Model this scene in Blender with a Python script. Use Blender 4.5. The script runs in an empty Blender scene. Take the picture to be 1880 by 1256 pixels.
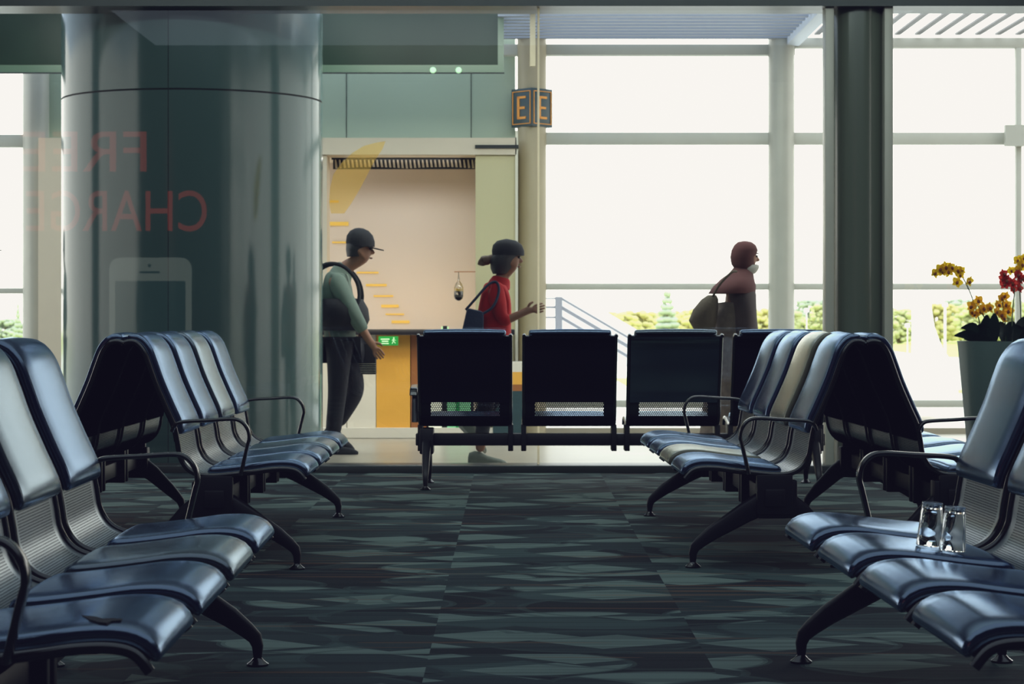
import bpy, bmesh, math, random
from mathutils import Vector, Matrix, Euler
random.seed(7)
SC = bpy.context.scene
COL = SC.collection
F = 4000.0; HC = 0.965; HY = 590.0; CX = 940.0; PI = math.pi

def wx(px, Y): return (px - CX) * Y / F
def wz(py, Y): return HC - (py - HY) * Y / F
def W(px, py, Y): return Vector((wx(px, Y), Y, wz(py, Y)))

def lin(c):
    c = c / 255.0
    return c / 12.92 if c <= 0.04045 else ((c + 0.055) / 1.055) ** 2.4
def rgb(r, g, b): return (lin(r), lin(g), lin(b), 1.0)

# ------------------------------------------------------------------ materials
def new_mat(name):
    m = bpy.data.materials.new(name); m.use_nodes = True
    nt = m.node_tree
    for n in list(nt.nodes): nt.nodes.remove(n)
    out = nt.nodes.new('ShaderNodeOutputMaterial')
    return m, nt, out
def nd(nt, typ, **kw):
    n = nt.nodes.new(typ)
    for k, v in kw.items():
        if k.startswith('i_'):
            n.inputs[k[2:].replace('_', ' ')].default_value = v
        else: setattr(n, k, v)
    return n
def lk(nt, a, b): nt.links.new(a, b)
def math_n(nt, op, a, b=None):
    n = nt.nodes.new('ShaderNodeMath'); n.operation = op
    for i, x in enumerate((a, b)):
        if x is None: continue
        if isinstance(x, (int, float)): n.inputs[i].default_value = x
        else: nt.links.new(x, n.inputs[i])
    return n.outputs[0]

def pbr(name, col, rough=0.5, metal=0.0, spec=0.5, noise=0.0, nscale=8.0, bump=0.0, bscale=60.0, emit=None, estr=0.0, stretch=None):
    m, nt, out = new_mat(name)
    b = nd(nt, 'ShaderNodeBsdfPrincipled')
    b.inputs['Base Color'].default_value = col
    b.inputs['Roughness'].default_value = rough
    b.inputs['Metallic'].default_value = metal
    b.inputs['Specular IOR Level'].default_value = spec
    tc = nd(nt, 'ShaderNodeTexCoord')
    src = tc.outputs['Object']
    if stretch:
        mp = nd(nt, 'ShaderNodeMapping'); mp.inputs['Scale'].default_value = stretch
        lk(nt, src, mp.inputs['Vector']); src = mp.outputs['Vector']
    if noise > 0:
        nz = nd(nt, 'ShaderNodeTexNoise'); nz.inputs['Scale'].default_value = nscale; nz.inputs['Detail'].default_value = 4
        lk(nt, src, nz.inputs['Vector'])
        mx = nd(nt, 'ShaderNodeMix', data_type='RGBA')
        mx.inputs[6].default_value = tuple(max(0, c * (1 - noise)) for c in col[:3]) + (1,)
        mx.inputs[7].default_value = tuple(min(1, c * (1 + noise)) for c in col[:3]) + (1,)
        lk(nt, nz.outputs['Fac'], mx.inputs[0]); lk(nt, mx.outputs[2], b.inputs['Base Color'])
    if bump > 0:
        nb = nd(nt, 'ShaderNodeTexNoise'); nb.inputs['Scale'].default_value = bscale; nb.inputs['Detail'].default_value = 3
        lk(nt, src, nb.inputs['Vector'])
        bp = nd(nt, 'ShaderNodeBump'); bp.inputs['Strength'].default_value = bump; bp.inputs['Distance'].default_value = 0.01
        lk(nt, nb.outputs['Fac'], bp.inputs['Height']); lk(nt, bp.outputs['Normal'], b.inputs['Normal'])
    if emit:
        b.inputs['Emission Color'].default_value = emit; b.inputs['Emission Strength'].default_value = estr
    lk(nt, b.outputs['BSDF'], out.inputs['Surface'])
    return m

def vinyl(name, col, gl=(0.74, 0.85, 1.0, 1), rough=0.3, ior=1.55):
    """worn upholstery vinyl: dark body under a cool clear sheen that grows at grazing angles"""
    m, nt, out = new_mat(name)
    tc = nd(nt, 'ShaderNodeTexCoord')
    nz = nd(nt, 'ShaderNodeTexNoise'); nz.inputs['Scale'].default_value = 7.0; nz.inputs['Detail'].default_value = 5
    lk(nt, tc.outputs['Object'], nz.inputs['Vector'])
    mr = nd(nt, 'ShaderNodeMapRange'); mr.inputs['To Min'].default_value = rough - 0.05; mr.inputs['To Max'].default_value = rough + 0.07
    lk(nt, nz.outputs['Fac'], mr.inputs['Value'])
    nb = nd(nt, 'ShaderNodeTexNoise'); nb.inputs['Scale'].default_value = 420.0
    lk(nt, tc.outputs['Object'], nb.inputs['Vector'])
    bp = nd(nt, 'ShaderNodeBump'); bp.inputs['Strength'].default_value = 0.12; bp.inputs['Distance'].default_value = 0.001
    lk(nt, nb.outputs['Fac'], bp.inputs['Height'])
    df = nd(nt, 'ShaderNodeBsdfDiffuse'); df.inputs['Color'].default_value = col
    gs = nd(nt, 'ShaderNodeBsdfGlossy'); gs.inputs['Color'].default_value = gl
    lk(nt, mr.outputs['Result'], gs.inputs['Roughness']); lk(nt, bp.outputs['Normal'], gs.inputs['Normal']); lk(nt, bp.outputs['Normal'], df.inputs['Normal'])
    fr = nd(nt, 'ShaderNodeFresnel'); fr.inputs['IOR'].default_value = ior
    mx = nd(nt, 'ShaderNodeMixShader')
    lk(nt, fr.outputs['Fac'], mx.inputs['Fac']); lk(nt, df.outputs['BSDF'], mx.inputs[1]); lk(nt, gs.outputs['BSDF'], mx.inputs[2])
    lk(nt, mx.outputs['Shader'], out.inputs['Surface'])
    return m

def glass_pane(name, tint=(0.95, 0.98, 0.965, 1), ior=1.5, gcol=(1, 1, 1, 1)):
    m, nt, out = new_mat(name)
    tr = nd(nt, 'ShaderNodeBsdfTransparent'); tr.inputs['Color'].default_value = tint
    gs = nd(nt, 'ShaderNodeBsdfGlossy'); gs.inputs['Color'].default_value = gcol; gs.inputs['Roughness'].default_value = 0.0
    fr = nd(nt, 'ShaderNodeFresnel'); fr.inputs['IOR'].default_value = ior
    f2 = math_n(nt, 'MULTIPLY', fr.outputs['Fac'], 1.7)
    mx = nd(nt, 'ShaderNodeMixShader'); lk(nt, f2, mx.inputs['Fac'])
    lk(nt, tr.outputs['BSDF'], mx.inputs[1]); lk(nt, gs.outputs['BSDF'], mx.inputs[2])
    lk(nt, mx.outputs['Shader'], out.inputs['Surface'])
    return m

def emissive(name, col, s):
    m, nt, out = new_mat(name)
    e = nd(nt, 'ShaderNodeEmission'); e.inputs['Color'].default_value = col; e.inputs['Strength'].default_value = s
    lk(nt, e.outputs['Emission'], out.inputs['Surface'])
    return m

def perforated(name, col, rough=0.3, pitch=0.0125, rad=0.29, open_=True):
    PV, PS, PR = (.0115, .021, .0037) if open_ else (.0085, .0140, .0025)
    m, nt, out = new_mat(name)
    uv = nd(nt, 'ShaderNodeUVMap'); uv.uv_map = 'UVMap'
    sp = nd(nt, 'ShaderNodeSeparateXYZ'); lk(nt, uv.outputs['UV'], sp.inputs[0])
    s, v = sp.outputs[0], sp.outputs[1]
    a = math_n(nt, 'DIVIDE', v, PV); b = math_n(nt, 'DIVIDE', s, PS)
    def cell(off):
        fa = math_n(nt, 'SUBTRACT', math_n(nt, 'FRACT', math_n(nt, 'ADD', a, 100.0 + off)), 0.5)
        fb = math_n(nt, 'SUBTRACT', math_n(nt, 'FRACT', math_n(nt, 'ADD', b, 100.0 + off)), 0.5)
        fa = math_n(nt, 'MULTIPLY', fa, PV); fb = math_n(nt, 'MULTIPLY', fb, PS)
        return math_n(nt, 'SQRT', math_n(nt, 'ADD', math_n(nt, 'MULTIPLY', fa, fa), math_n(nt, 'MULTIPLY', fb, fb)))
    d = math_n(nt, 'MINIMUM', cell(0.0), cell(0.5))
    hole = math_n(nt, 'LESS_THAN', d, PR)
    inz = math_n(nt, 'LESS_THAN', math_n(nt, 'ABSOLUTE', v), 0.198)
    fac = math_n(nt, 'MULTIPLY', hole, inz)
    p = nd(nt, 'ShaderNodeBsdfPrincipled'); p.inputs['Base Color'].default_value = col; p.inputs['Roughness'].default_value = rough
    p.inputs['Metallic'].default_value = 0.85
    tr = nd(nt, 'ShaderNodeBsdfTransparent') if open_ else nd(nt, 'ShaderNodeBsdfDiffuse')
    if not open_: tr.inputs['Color'].default_value = (.004, .004, .006, 1)
    mx = nd(nt, 'ShaderNodeMixShader'); lk(nt, fac, mx.inputs['Fac'])
    lk(nt, p.outputs['BSDF'], mx.inputs[1]); lk(nt, tr.outputs['BSDF'], mx.inputs[2])
    lk(nt, mx.outputs['Shader'], out.inputs['Surface'])
    return m

def carpet_mat():
    m, nt, out = new_mat('carpet_patchwork')
    tc = nd(nt, 'ShaderNodeTexCoord')
    def vor(scale, feature='F1', metric='EUCLIDEAN', sx=1.0, sy=1.0, rot=0.0, rnd=1.0):
        mp = nd(nt, 'ShaderNodeMapping'); mp.inputs['Scale'].default_value = (sx, sy, 1); mp.inputs['Rotation'].default_value = (0, 0, rot)
        lk(nt, tc.outputs['Object'], mp.inputs['Vector'])
        v = nd(nt, 'ShaderNodeTexVoronoi'); v.feature = feature
        if feature != 'DISTANCE_TO_EDGE': v.distance = metric
        v.voronoi_dimensions = '2D'
        v.inputs['Scale'].default_value = scale; v.inputs['Randomness'].default_value = rnd
        lk(nt, mp.outputs['Vector'], v.inputs['Vector'])
        return v
    def ramp(src, stops, mode='CONSTANT'):
        r = nd(nt, 'ShaderNodeValToRGB'); r.color_ramp.interpolation = mode
        el = r.color_ramp.elements
        while len(el) > 1: el.remove(el[-1])
        el[0].position, el[0].color = stops[0]
        for p_, c_ in stops[1:]:
            e = el.new(p_); e.color = c_
        lk(nt, src, r.inputs['Fac']); return r.outputs['Color']
    D = rgb(21, 29, 34); M1 = rgb(40, 54, 56); M2 = rgb(58, 76, 75); L = rgb(100, 117, 111)
    # half-metre tiles, each with its own cut of a pattern of overlapping round shapes
    mt = nd(nt, 'ShaderNodeMapping'); mt.inputs['Scale'].default_value = (1 / .8, 1 / .8, 1); mt.inputs['Location'].default_value = (.3, .1, 0)
    lk(nt, tc.outputs['Object'], mt.inputs['Vector'])
    fl = nd(nt, 'ShaderNodeVectorMath'); fl.operation = 'FLOOR'; lk(nt, mt.outputs['Vector'], fl.inputs[0])
    wn = nd(nt, 'ShaderNodeTexWhiteNoise'); wn.noise_dimensions = '2D'; lk(nt, fl.outputs[0], wn.inputs['Vector'])
    ad = nd(nt, 'ShaderNodeVectorMath'); ad.operation = 'MULTIPLY_ADD'; lk(nt, wn.outputs['Color'], ad.inputs[0]); ad.inputs[1].default_value = (9, 9, 0); lk(nt, tc.outputs['Object'], ad.inputs[2])
    def circ(scale, sx, sy, rot, loc, thr, metric='EUCLIDEAN'):
        mp = nd(nt, 'ShaderNodeMapping'); mp.inputs['Scale'].default_value = (sx, sy, 1); mp.inputs['Rotation'].default_value = (0, 0, rot); mp.inputs['Location'].default_value = loc
        lk(nt, ad.outputs[0], mp.inputs['Vector'])
        v = nd(nt, 'ShaderNodeTexVoronoi'); v.voronoi_dimensions = '2D'; v.inputs['Scale'].default_value = scale; v.inputs['Randomness'].default_value = 1.0; v.distance = metric
        lk(nt, mp.outputs['Vector'], v.inputs['Vector'])
        return math_n(nt, 'LESS_THAN', v.outputs['Distance'], thr), math_n(nt, 'LESS_THAN', math_n(nt, 'ABSOLUTE', math_n(nt, 'SUBTRACT', v.outputs['Distance'], thr)), .022)
    k1, r1 = circ(1.9, .75, 1.15, .3, (0, 0, 0), .60)
    k2, r2 = circ(2.2, .75, 1.2, -.35, (3.3, 1.7, 0), .56)
    k3, r3 = circ(2.4, .75, 1.25, .12, (7.1, 4.9, 0), .44, 'MANHATTAN')
    def mixc(fac, A, B):
        mx = nd(nt, 'ShaderNodeMix', data_type='RGBA')
        for sock, val in ((0, fac), (6, A), (7, B)):
            if isinstance(val, (tuple, float, int)): mx.inputs[sock].default_value = val
            else: lk(nt, val, mx.inputs[sock])
        return mx.outputs[2]
    cA = mixc(k1, M1, D); cB = mixc(k1, M2, M1)
    cC = mixc(k2, cA, cB)
    k13 = math_n(nt, 'MULTIPLY', k3, k2)
    cD = mixc(k13, cC, L)
    k31 = math_n(nt, 'MULTIPLY', k3, math_n(nt, 'SUBTRACT', 1.0, k2))
    cE = mixc(k31, cD, D)
    ln = math_n(nt, 'MULTIPLY', math_n(nt, 'MAXIMUM', r1, r2), .55)
    class _o: pass
    mx2 = _o(); mx2.outputs = {2: mixc(ln, cE, M2)}
    # fine weft lines running across, a few of them rust and ochre
    mp = nd(nt, 'ShaderNodeMapping'); mp.inputs['Scale'].default_value = (0.55, 26.0, 1)
    lk(nt, tc.outputs['Object'], mp.inputs['Vector'])
    nz = nd(nt, 'ShaderNodeTexNoise'); nz.inputs['Scale'].default_value = 1.0; nz.inputs['Detail'].default_value = 4; nz.noise_dimensions = '2D'
    lk(nt, mp.outputs['Vector'], nz.inputs['Vector'])
    dk = ramp(nz.outputs['Fac'], [(0.0, (0.30, 0.30, 0.34, 1)), (0.42, (0.62, 0.64, 0.66, 1)), (0.52, (1, 1, 1, 1)), (0.66, (1.0, 1.0, 1.0, 1))], 'LINEAR')
    mx3 = nd(nt, 'ShaderNodeMix', data_type='RGBA'); mx3.blend_type = 'MULTIPLY'; mx3.inputs[0].default_value = 0.85
    lk(nt, mx2.outputs[2], mx3.inputs[6]); lk(nt, dk, mx3.inputs[7])
    mp2 = nd(nt, 'ShaderNodeMapping'); mp2.inputs['Scale'].default_value = (0.8, 14.0, 1); mp2.inputs['Location'].default_value = (4, 9, 0)
    lk(nt, tc.outputs['Object'], mp2.inputs['Vector'])
    n2 = nd(nt, 'ShaderNodeTexNoise'); n2.inputs['Scale'].default_value = 1.0; n2.inputs['Detail'].default_value = 1; n2.noise_dimensions = '2D'
    lk(nt, mp2.outputs['Vector'], n2.inputs['Vector'])
    rs = math_n(nt, 'MULTIPLY', math_n(nt, 'GREATER_THAN', n2.outputs['Fac'], 0.70), 0.35)
    mx4 = nd(nt, 'ShaderNodeMix', data_type='RGBA'); lk(nt, rs, mx4.inputs[0]); lk(nt, mx3.outputs[2], mx4.inputs[6]); mx4.inputs[7].default_value = rgb(120, 84, 60)
    b = nd(nt, 'ShaderNodeBsdfPrincipled'); b.inputs['Roughness'].default_value = 0.9; b.inputs['Specular IOR Level'].default_value = 0.12
    lk(nt, mx4.outputs[2], b.inputs['Base Color'])
    n3 = nd(nt, 'ShaderNodeTexNoise'); n3.inputs['Scale'].default_value = 260.0
    lk(nt, tc.outputs['Object'], n3.inputs['Vector'])
    bp = nd(nt, 'ShaderNodeBump'); bp.inputs['Strength'].default_value = 0.4; bp.inputs['Distance'].default_value = 0.004
    lk(nt, n3.outputs['Fac'], bp.inputs['Height']); lk(nt, bp.outputs['Normal'], b.inputs['Normal'])
    lk(nt, b.outputs['BSDF'], out.inputs['Surface'])
    return m

M = {}
M['vinyl'] = vinyl('navy_vinyl', rgb(19, 27, 58), gl=(.57, .75, 1.0, 1), rough=.17, ior=2.8)
M['vinyl_olive'] = vinyl('olive_vinyl', rgb(88, 86, 72), gl=(0.95, 0.97, 0.9, 1), rough=.24, ior=1.5)
M['vinyl_char'] = vinyl('charcoal_vinyl', rgb(24, 31, 44), gl=(0.72, 0.86, .98, 1), rough=.19, ior=2.4)
M['tear'] = pbr('torn_backing', rgb(14, 15, 20), 0.9)
M['steel'] = pbr('black_tube_steel', rgb(70, 70, 70), 0.2, 0.9)
M['black'] = pbr('black_powder_coat', rgb(16, 16, 22), 0.45, 0.0, 0.35)
M['perf'] = perforated('perforated_steel', rgb(150, 160, 166), 0.3, open_=False)
M['perf_open'] = perforated('perforated_black_steel', rgb(26, 28, 34), 0.4)
M['perf_char'] = perforated('perforated_charcoal_steel', rgb(44, 52, 54), 0.45)
M['carpet'] = carpet_mat()
M['shell_black'] = pbr('black_back_shell', rgb(13, 13, 20), 1.0, 0.0, 0.0)
M['glass'] = glass_pane('lounge_glass')
M['glass2'] = glass_pane('facade_glass', tint=(0.98, 0.99, 0.985, 1), ior=1.4)
M['dark_metal'] = pbr('dark_bronze_metal', rgb(62, 66, 64), 0.35, 0.7, noise=0.12)
M['col_big'] = pbr('brushed_column_metal', rgb(98, 124, 120), 0.13, 0.0, 0.36, noise=0.06, nscale=3.0, stretch=(1, 1, 0.25))
M['col_small'] = pbr('brushed_dark_column', rgb(104, 112, 98), 0.2, 0.05, 0.6, noise=0.06, nscale=3.0, stretch=(1, 1, 0.3))
M['seam'] = pbr('dark_seam', rgb(28, 34, 34), 0.7)
M['frame_grey'] = pbr('anodised_frame', rgb(206, 202, 186), 0.4, 0.1, noise=0.06)
M['facade_grey'] = pbr('facade_paint', rgb(190, 190, 180), 0.5, 0.0, noise=0.06)
M['col_facade'] = pbr('facade_column_paint', rgb(172, 172, 162), 0.4, 0.1, noise=0.12, nscale=5)
M['col_beige'] = pbr('beige_column_paint', rgb(172, 160, 132), 0.45, 0.0, noise=0.08, nscale=4)
M['stone'] = pbr('polished_stone', rgb(164, 155, 138), 0.3, 0.0, 0.4, noise=0.16, nscale=2.4)
M['white_wall'] = pbr('white_paint', rgb(222, 214, 200), 0.6, noise=0.03)
M['mural'] = pbr('cream_wall_print', rgb(208, 197, 192), 0.6, noise=0.03, nscale=1.5)
M['beige'] = pbr('beige_laminate', rgb(200, 188, 168), 0.5, noise=0.05)
M['teal_panel'] = pbr('teal_back_painted_glass', rgb(170, 186, 166), 0.3, 0.0, 0.5, noise=0.06, nscale=1.3)
M['olive_panel'] = pbr('pale_olive_panel', rgb(186, 178, 140), 0.45, noise=0.06, nscale=1.2)
M['orange'] = pbr('orange_laminate', rgb(228, 168, 66), 0.5, noise=0.04)
M['brown'] = pbr('brown_timber', rgb(150, 92, 44), 0.5, noise=0.15, nscale=3, stretch=(6, 6, 0.6))
M['yellow'] = pbr('yellow_flat', rgb(240, 200, 92), 0.6)
M['green_glass'] = pbr('smoked_green_glass', rgb(33, 48, 38), 0.25, 0.0, 0.12, noise=0.7, nscale=1.1)
M['green_edge'] = pbr('pale_green_glass_edge', rgb(84, 106, 86), 0.25)
M['sign_teal'] = pbr('sign_dark_teal', rgb(44, 68, 72), 0.35)
M['sign_orange'] = pbr('sign_orange', rgb(222, 150, 60), 0.5, emit=rgb(222, 150, 60), estr=0.15)
M['exit_green'] = pbr('exit_green', rgb(20, 132, 52), 0.4, emit=rgb(20, 140, 54), estr=0.2)
M['exit_white'] = pbr('exit_white', rgb(190, 240, 190), 0.4, emit=rgb(190, 240, 190), estr=0.2)
M['wall_dark'] = pbr('lounge_wall', rgb(70, 82, 84), 0.8, noise=0.05)
M['ceil_dark'] = pbr('lounge_ceiling', rgb(92, 100, 100), 0.8, noise=0.03)

# ------------------------------------------------------------------ mesh helpers
class MB:
    def __init__(s): s.v = []; s.f = []; s.uv = None; s.mi = []; s.cm = 0
    def add(s, vs, fs):
        o = len(s.v); s.v += [tuple(p) for p in vs]
        for f in fs: s.f.append(tuple(i + o for i in f)); s.mi.append(s.cm)
        return s
    def box(s, x0, x1, y0, y1, z0, z1):
        v = [(x0, y0, z0), (x1, y0, z0), (x1, y1, z0), (x0, y1, z0), (x0, y0, z1), (x1, y0, z1), (x1, y1, z1), (x0, y1, z1)]
        return s.add(v, [(0, 3, 2, 1), (4, 5, 6, 7), (0, 1, 5, 4), (1, 2, 6, 5), (2, 3, 7, 6), (3, 0, 4, 7)])
    def prism(s, poly, y0, y1):            # polygon in x-z extruded along y
        n = len(poly)
        v = [(x, y0, z) for x, z in poly] + [(x, y1, z) for x, z in poly]
        f = [tuple(range(n)), tuple(reversed(range(n, 2 * n)))] + [(i, i + n, (i + 1) % n + n, (i + 1) % n) for i in range(n)]
        return s.add(v, f)
    def tube(s, pts, r, n=10, cap=True):
        pts = [Vector(p) for p in pts]; N = len(pts)
        rr = r if isinstance(r, (list, tuple)) else [r] * N
        rings = []; up = None
        for i, p in enumerate(pts):
            t = (pts[min(i + 1, N - 1)] - pts[max(i - 1, 0)]).normalized()
            if up is None:
                up = Vector((0, 0, 1)) if abs(t.z) < 0.9 else Vector((1, 0, 0))
            a = t.cross(up).normalized(); b = a.cross(t).normalized(); up = b
            rings.append([p + (a * math.cos(2 * PI * k / n) + b * math.sin(2 * PI * k / n)) * rr[i] for k in range(n)])
        return s.rings(rings, cap)
    def rings(s, rings, cap=True):
        n = len(rings[0]); v = [p for r in rings for p in r]; f = []
        for i in range(len(rings) - 1):
            for k in range(n):
                k2 = (k + 1) % n
                f.append((i * n + k, i * n + k2, (i + 1) * n + k2, (i + 1) * n + k))
        if cap:
            f.append(tuple(reversed(range(n)))); f.append(tuple((len(rings) - 1) * n + k for k in range(n)))
        return s.add(v, f)
    def lathe(s, prof, c=(0, 0, 0), n=24, cap=True, sx=1.0, sy=1.0):
        rings = [[(c[0] + r * sx * math.cos(2 * PI * k / n), c[1] + r * sy * math.sin(2 * PI * k / n), c[2] + z) for k in range(n)] for r, z in prof]
        return s.rings(rings, cap)
    def ball(s, c, rx, ry, rz, n=14, m=8):
        return s.lathe([(math.sin(PI * i / m) + 1e-4, -math.cos(PI * i / m) * rz) for i in range(m + 1)], c, n, True, rx, ry)
    def build(s, name, mat, parent=None, smooth=False, bevel=0.0, angle=0.7, segs=2):
        me = bpy.data.meshes.new(name); me.from_pydata(s.v, [], s.f)
        mats = mat if isinstance(mat, (list, tuple)) else [mat]
        for mm in mats: me.materials.append(mm)
        if len(mats) > 1:
            for p, i in zip(me.polygons, s.mi): p.material_index = i
        bm = bmesh.new(); bm.from_mesh(me)
        bmesh.ops.recalc_face_normals(bm, faces=bm.faces)
        if bevel > 0:
            ed = [e for e in bm.edges if len(e.link_faces) == 2 and e.calc_face_angle(0) > 0.5]
            bmesh.ops.bevel(bm, geom=ed, offset=bevel, segments=segs, profile=0.5, affect='EDGES', clamp_overlap=True)
        bm.to_mesh(me); bm.free()
        if smooth or bevel > 0:
            for p in me.polygons: p.use_smooth = True
            try: me.set_sharp_from_angle(angle=angle)
            except Exception: pass
        o = bpy.data.objects.new(name, me); COL.objects.link(o)
        if parent is not None: o.parent = parent
        return o

def tag(o, label=None, cat=None, group=None, kind=None):
    if label: o['label'] = label
    if cat: o['category'] = cat
    if group: o['group'] = group
    if kind: o['kind'] = kind
    return o
def empty(name, loc, rz=0.0):
    o = bpy.data.objects.new(name, None); COL.objects.link(o)
    o.location = loc; o.rotation_euler = (0, 0, rz); o.empty_display_size = 0.1
    return o
def struct(o, label, cat): return tag(o, label, cat, None, 'structure')
def bx(name, mat, x0, x1, y0, y1, z0, z1, parent=None, bevel=0.0):
    return MB().box(min(x0, x1), max(x0, x1), y0, y1, min(z0, z1), max(z0, z1)).build(name, mat, parent, bevel=bevel)
def pbox(name, mat, px0, px1, py0, py1, Y, dep=0.05, parent=None, bevel=0.0):
    """a box whose front face, at depth Y, spans the given picture rectangle"""
    return bx(name, mat, wx(px0, Y), wx(px1, Y), Y, Y + dep, wz(py1, Y), wz(py0, Y), parent, bevel)

def catmull(pts, per=6):
    P = [Vector(p) for p in pts]; out = []
    for i in range(len(P) - 1):
        p0 = P[max(i - 1, 0)]; p1 = P[i]; p2 = P[i + 1]; p3 = P[min(i + 2, len(P) - 1)]
        for k in range(per):
            t = k / per
            out.append(0.5 * ((2 * p1) + (p2 - p0) * t + (2 * p0 - 5 * p1 + 4 * p2 - p3) * t * t + (3 * p1 - p0 - 3 * p2 + p3) * t ** 3))
    out.append(P[-1]); return out

# ------------------------------------------------------------------ the beam benches
U0 = 0.33
PROF = [(.712, .880), (.690, .886), (.663, .880), (.636, .848), (.615, .795), (.588, .720), (.550, .632), (.518, .560), (.505, .500), (.494, .440),
        (.467, .396), (.425, .372), (.370, .366), (.300, .371), (.200, .383), (.140, .391), (.080, .392), (.040, .381), (.012, .350)]
PC = catmull([Vector((u, h, 0)) for u, h in PROF], 5)
ARC = [0.0]
for i in range(1, len(PC)): ARC.append(ARC[-1] + (PC[i] - PC[i - 1]).length)
def prof_at(s):
    s = max(0.0, min(ARC[-1], s))
    for i in range(1, len(PC)):
        if ARC[i] >= s:
            t = (s - ARC[i - 1]) / max(1e-9, ARC[i] - ARC[i - 1])
            p = PC[i - 1].lerp(PC[i], t)
            a = PC[max(i - 2, 0)]; b = PC[min(i + 1, len(PC) - 1)]
            tg = (b - a).normalized()
            return p, Vector((-tg.y, tg.x, 0))
    return PC[-1], Vector((0, 1, 0))
# outward normal: on the way down the back (u falling, h falling) it points to the sitter's side (smaller u, larger h)
_p, _n = prof_at(ARC[-1] * 0.3)
NS = 1.0 if (_n.x < 0) else -1.0
def arc_of(u, h):
    best = min(range(len(PC)), key=lambda i: (PC[i].x - u) ** 2 + (PC[i].y - h) ** 2)
    return ARC[best]
def LP(u, v, h): return (u - U0, v, h)

def cushion(s0, s1, v, half, b0, b1, taper=0.03, crown=0.004):
    mb = MB(); rings = []
    n = 34
    # stations closer together at both ends
    S = []
    for e in (0.0, 0.12, 0.3, 0.55, 1.0): S.append(s0 + taper * e)
    k = 26
    for i in range(1, k): S.append(s0 + taper + (s1 - s0 - 2 * taper) * i / k)
    for e in (1.0, 0.55, 0.3, 0.12, 0.0): S.append(s1 - taper * e)
    for s in S:
        d = min(s - s0, s1 - s) / taper
        q = math.sqrt(max(0.0, 1 - (1 - min(1.0, d)) ** 2))
        q = 0.25 + 0.75 * q
        p, nn = prof_at(s); nn = nn * NS
        mid = b0 + (b1 - b0) * 0.35
        lo = mid + (b0 - mid) * q; hi = mid + (b1 - mid) * q
        hw = half - 0.012 * (1 - q)
        r = min(0.012, (hi - lo) * 0.5)
        sec = []
        for a_, c_ in ((1, hi - r), (-1, hi - r)):
            for j in range(4):
                an = (PI / 2) * j / 3.0
                if a_ > 0: sec.append((hw - r + r * math.cos(an), c_ + r * math.sin(an)))
                else: sec.append((-hw + r - r * math.sin(an), c_ + r * math.cos(an)))
            if a_ > 0:
                for g in (0.6, 0.2, -0.2, -0.6): sec.append((hw * g, hi + crown * (1 - g * g) * q))
        r2 = r * 0.6
        sec += [(-hw, lo + r2), (-hw + r2, lo), (hw - r2, lo), (hw, lo + r2)]
        rings.append([LP(p.x + nn.x * c, v + a, p.y + nn.y * c) for a, c in sec])
    return mb.rings(rings)

def flat_sweep(path, v, wv, th):
    """flat band following a path in the u-h plane: wv wide along the bench, th thick"""
    P = catmull([Vector((u, h, 0)) for u, h in path], 6); rings = []
    for i, p in enumerate(P):
        t = (P[min(i + 1, len(P) - 1)] - P[max(i - 1, 0)]).normalized(); n_ = Vector((-t.y, t.x, 0))
        sec = []
        for k in range(12):
            an = 2 * PI * k / 12
            ca, sa = math.cos(an), math.sin(an)
            a = math.copysign(abs(ca) ** 0.6, ca) * wv / 2; c = math.copysign(abs(sa) ** 0.8, sa) * th / 2
            sec.append((a, c))
        rings.append([LP(p.x + n_.x * c, v + a, p.y + n_.y * c) for a, c in sec])
    return MB().rings(rings)

def shell_mesh():
    me_v = []; me_f = []; uvs = []
    NV = 6
    S = [ARC[-1] * i / 70.0 for i in range(71)]
    S = [s for s in S if s < ARC[-1] - 0.012]
    for s in S:
        p, nn = prof_at(s)
        for j in range(NV + 1):
            v = -0.255 + 0.51 * j / NV
            me_v.append(LP(p.x, v, p.y)); uvs.append((s, v))
    for i in range(len(S) - 1):
        for j in range(NV):
            a = i * (NV + 1) + j
            me_f.append((a, a + 1, a + NV + 2, a + NV + 1))
    me = bpy.data.meshes.new('seat'); me.from_pydata(me_v, [], me_f)
    ul = me.uv_layers.new(name='UVMap')
    for lp in me.loops: ul.data[lp.index].uv = uvs[lp.vertex_index]
    for p in me.polygons: p.use_smooth = True
    return me

PITCH = 0.6
def strip(s0, s1, o0, o1, half=.252):
    rings = []
    for i in range(25):
        p, nn = prof_at(s0 + (s1 - s0) * i / 24.0); nn = nn * NS
        rings.append([LP(p.x + nn.x * c, a, p.y + nn.y * c) for a, c in ((-half, o0), (half, o0), (half, o1), (-half, o1))])
    return MB().rings(rings)
S_BACK0, S_BACK1 = 0.012, arc_of(.509, .522)
S_SEAT0, S_SEAT1 = arc_of(.392, .368), ARC[-1] - 0.006
SHELL = shell_mesh(); SHELL.materials.append(M['perf'])

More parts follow.
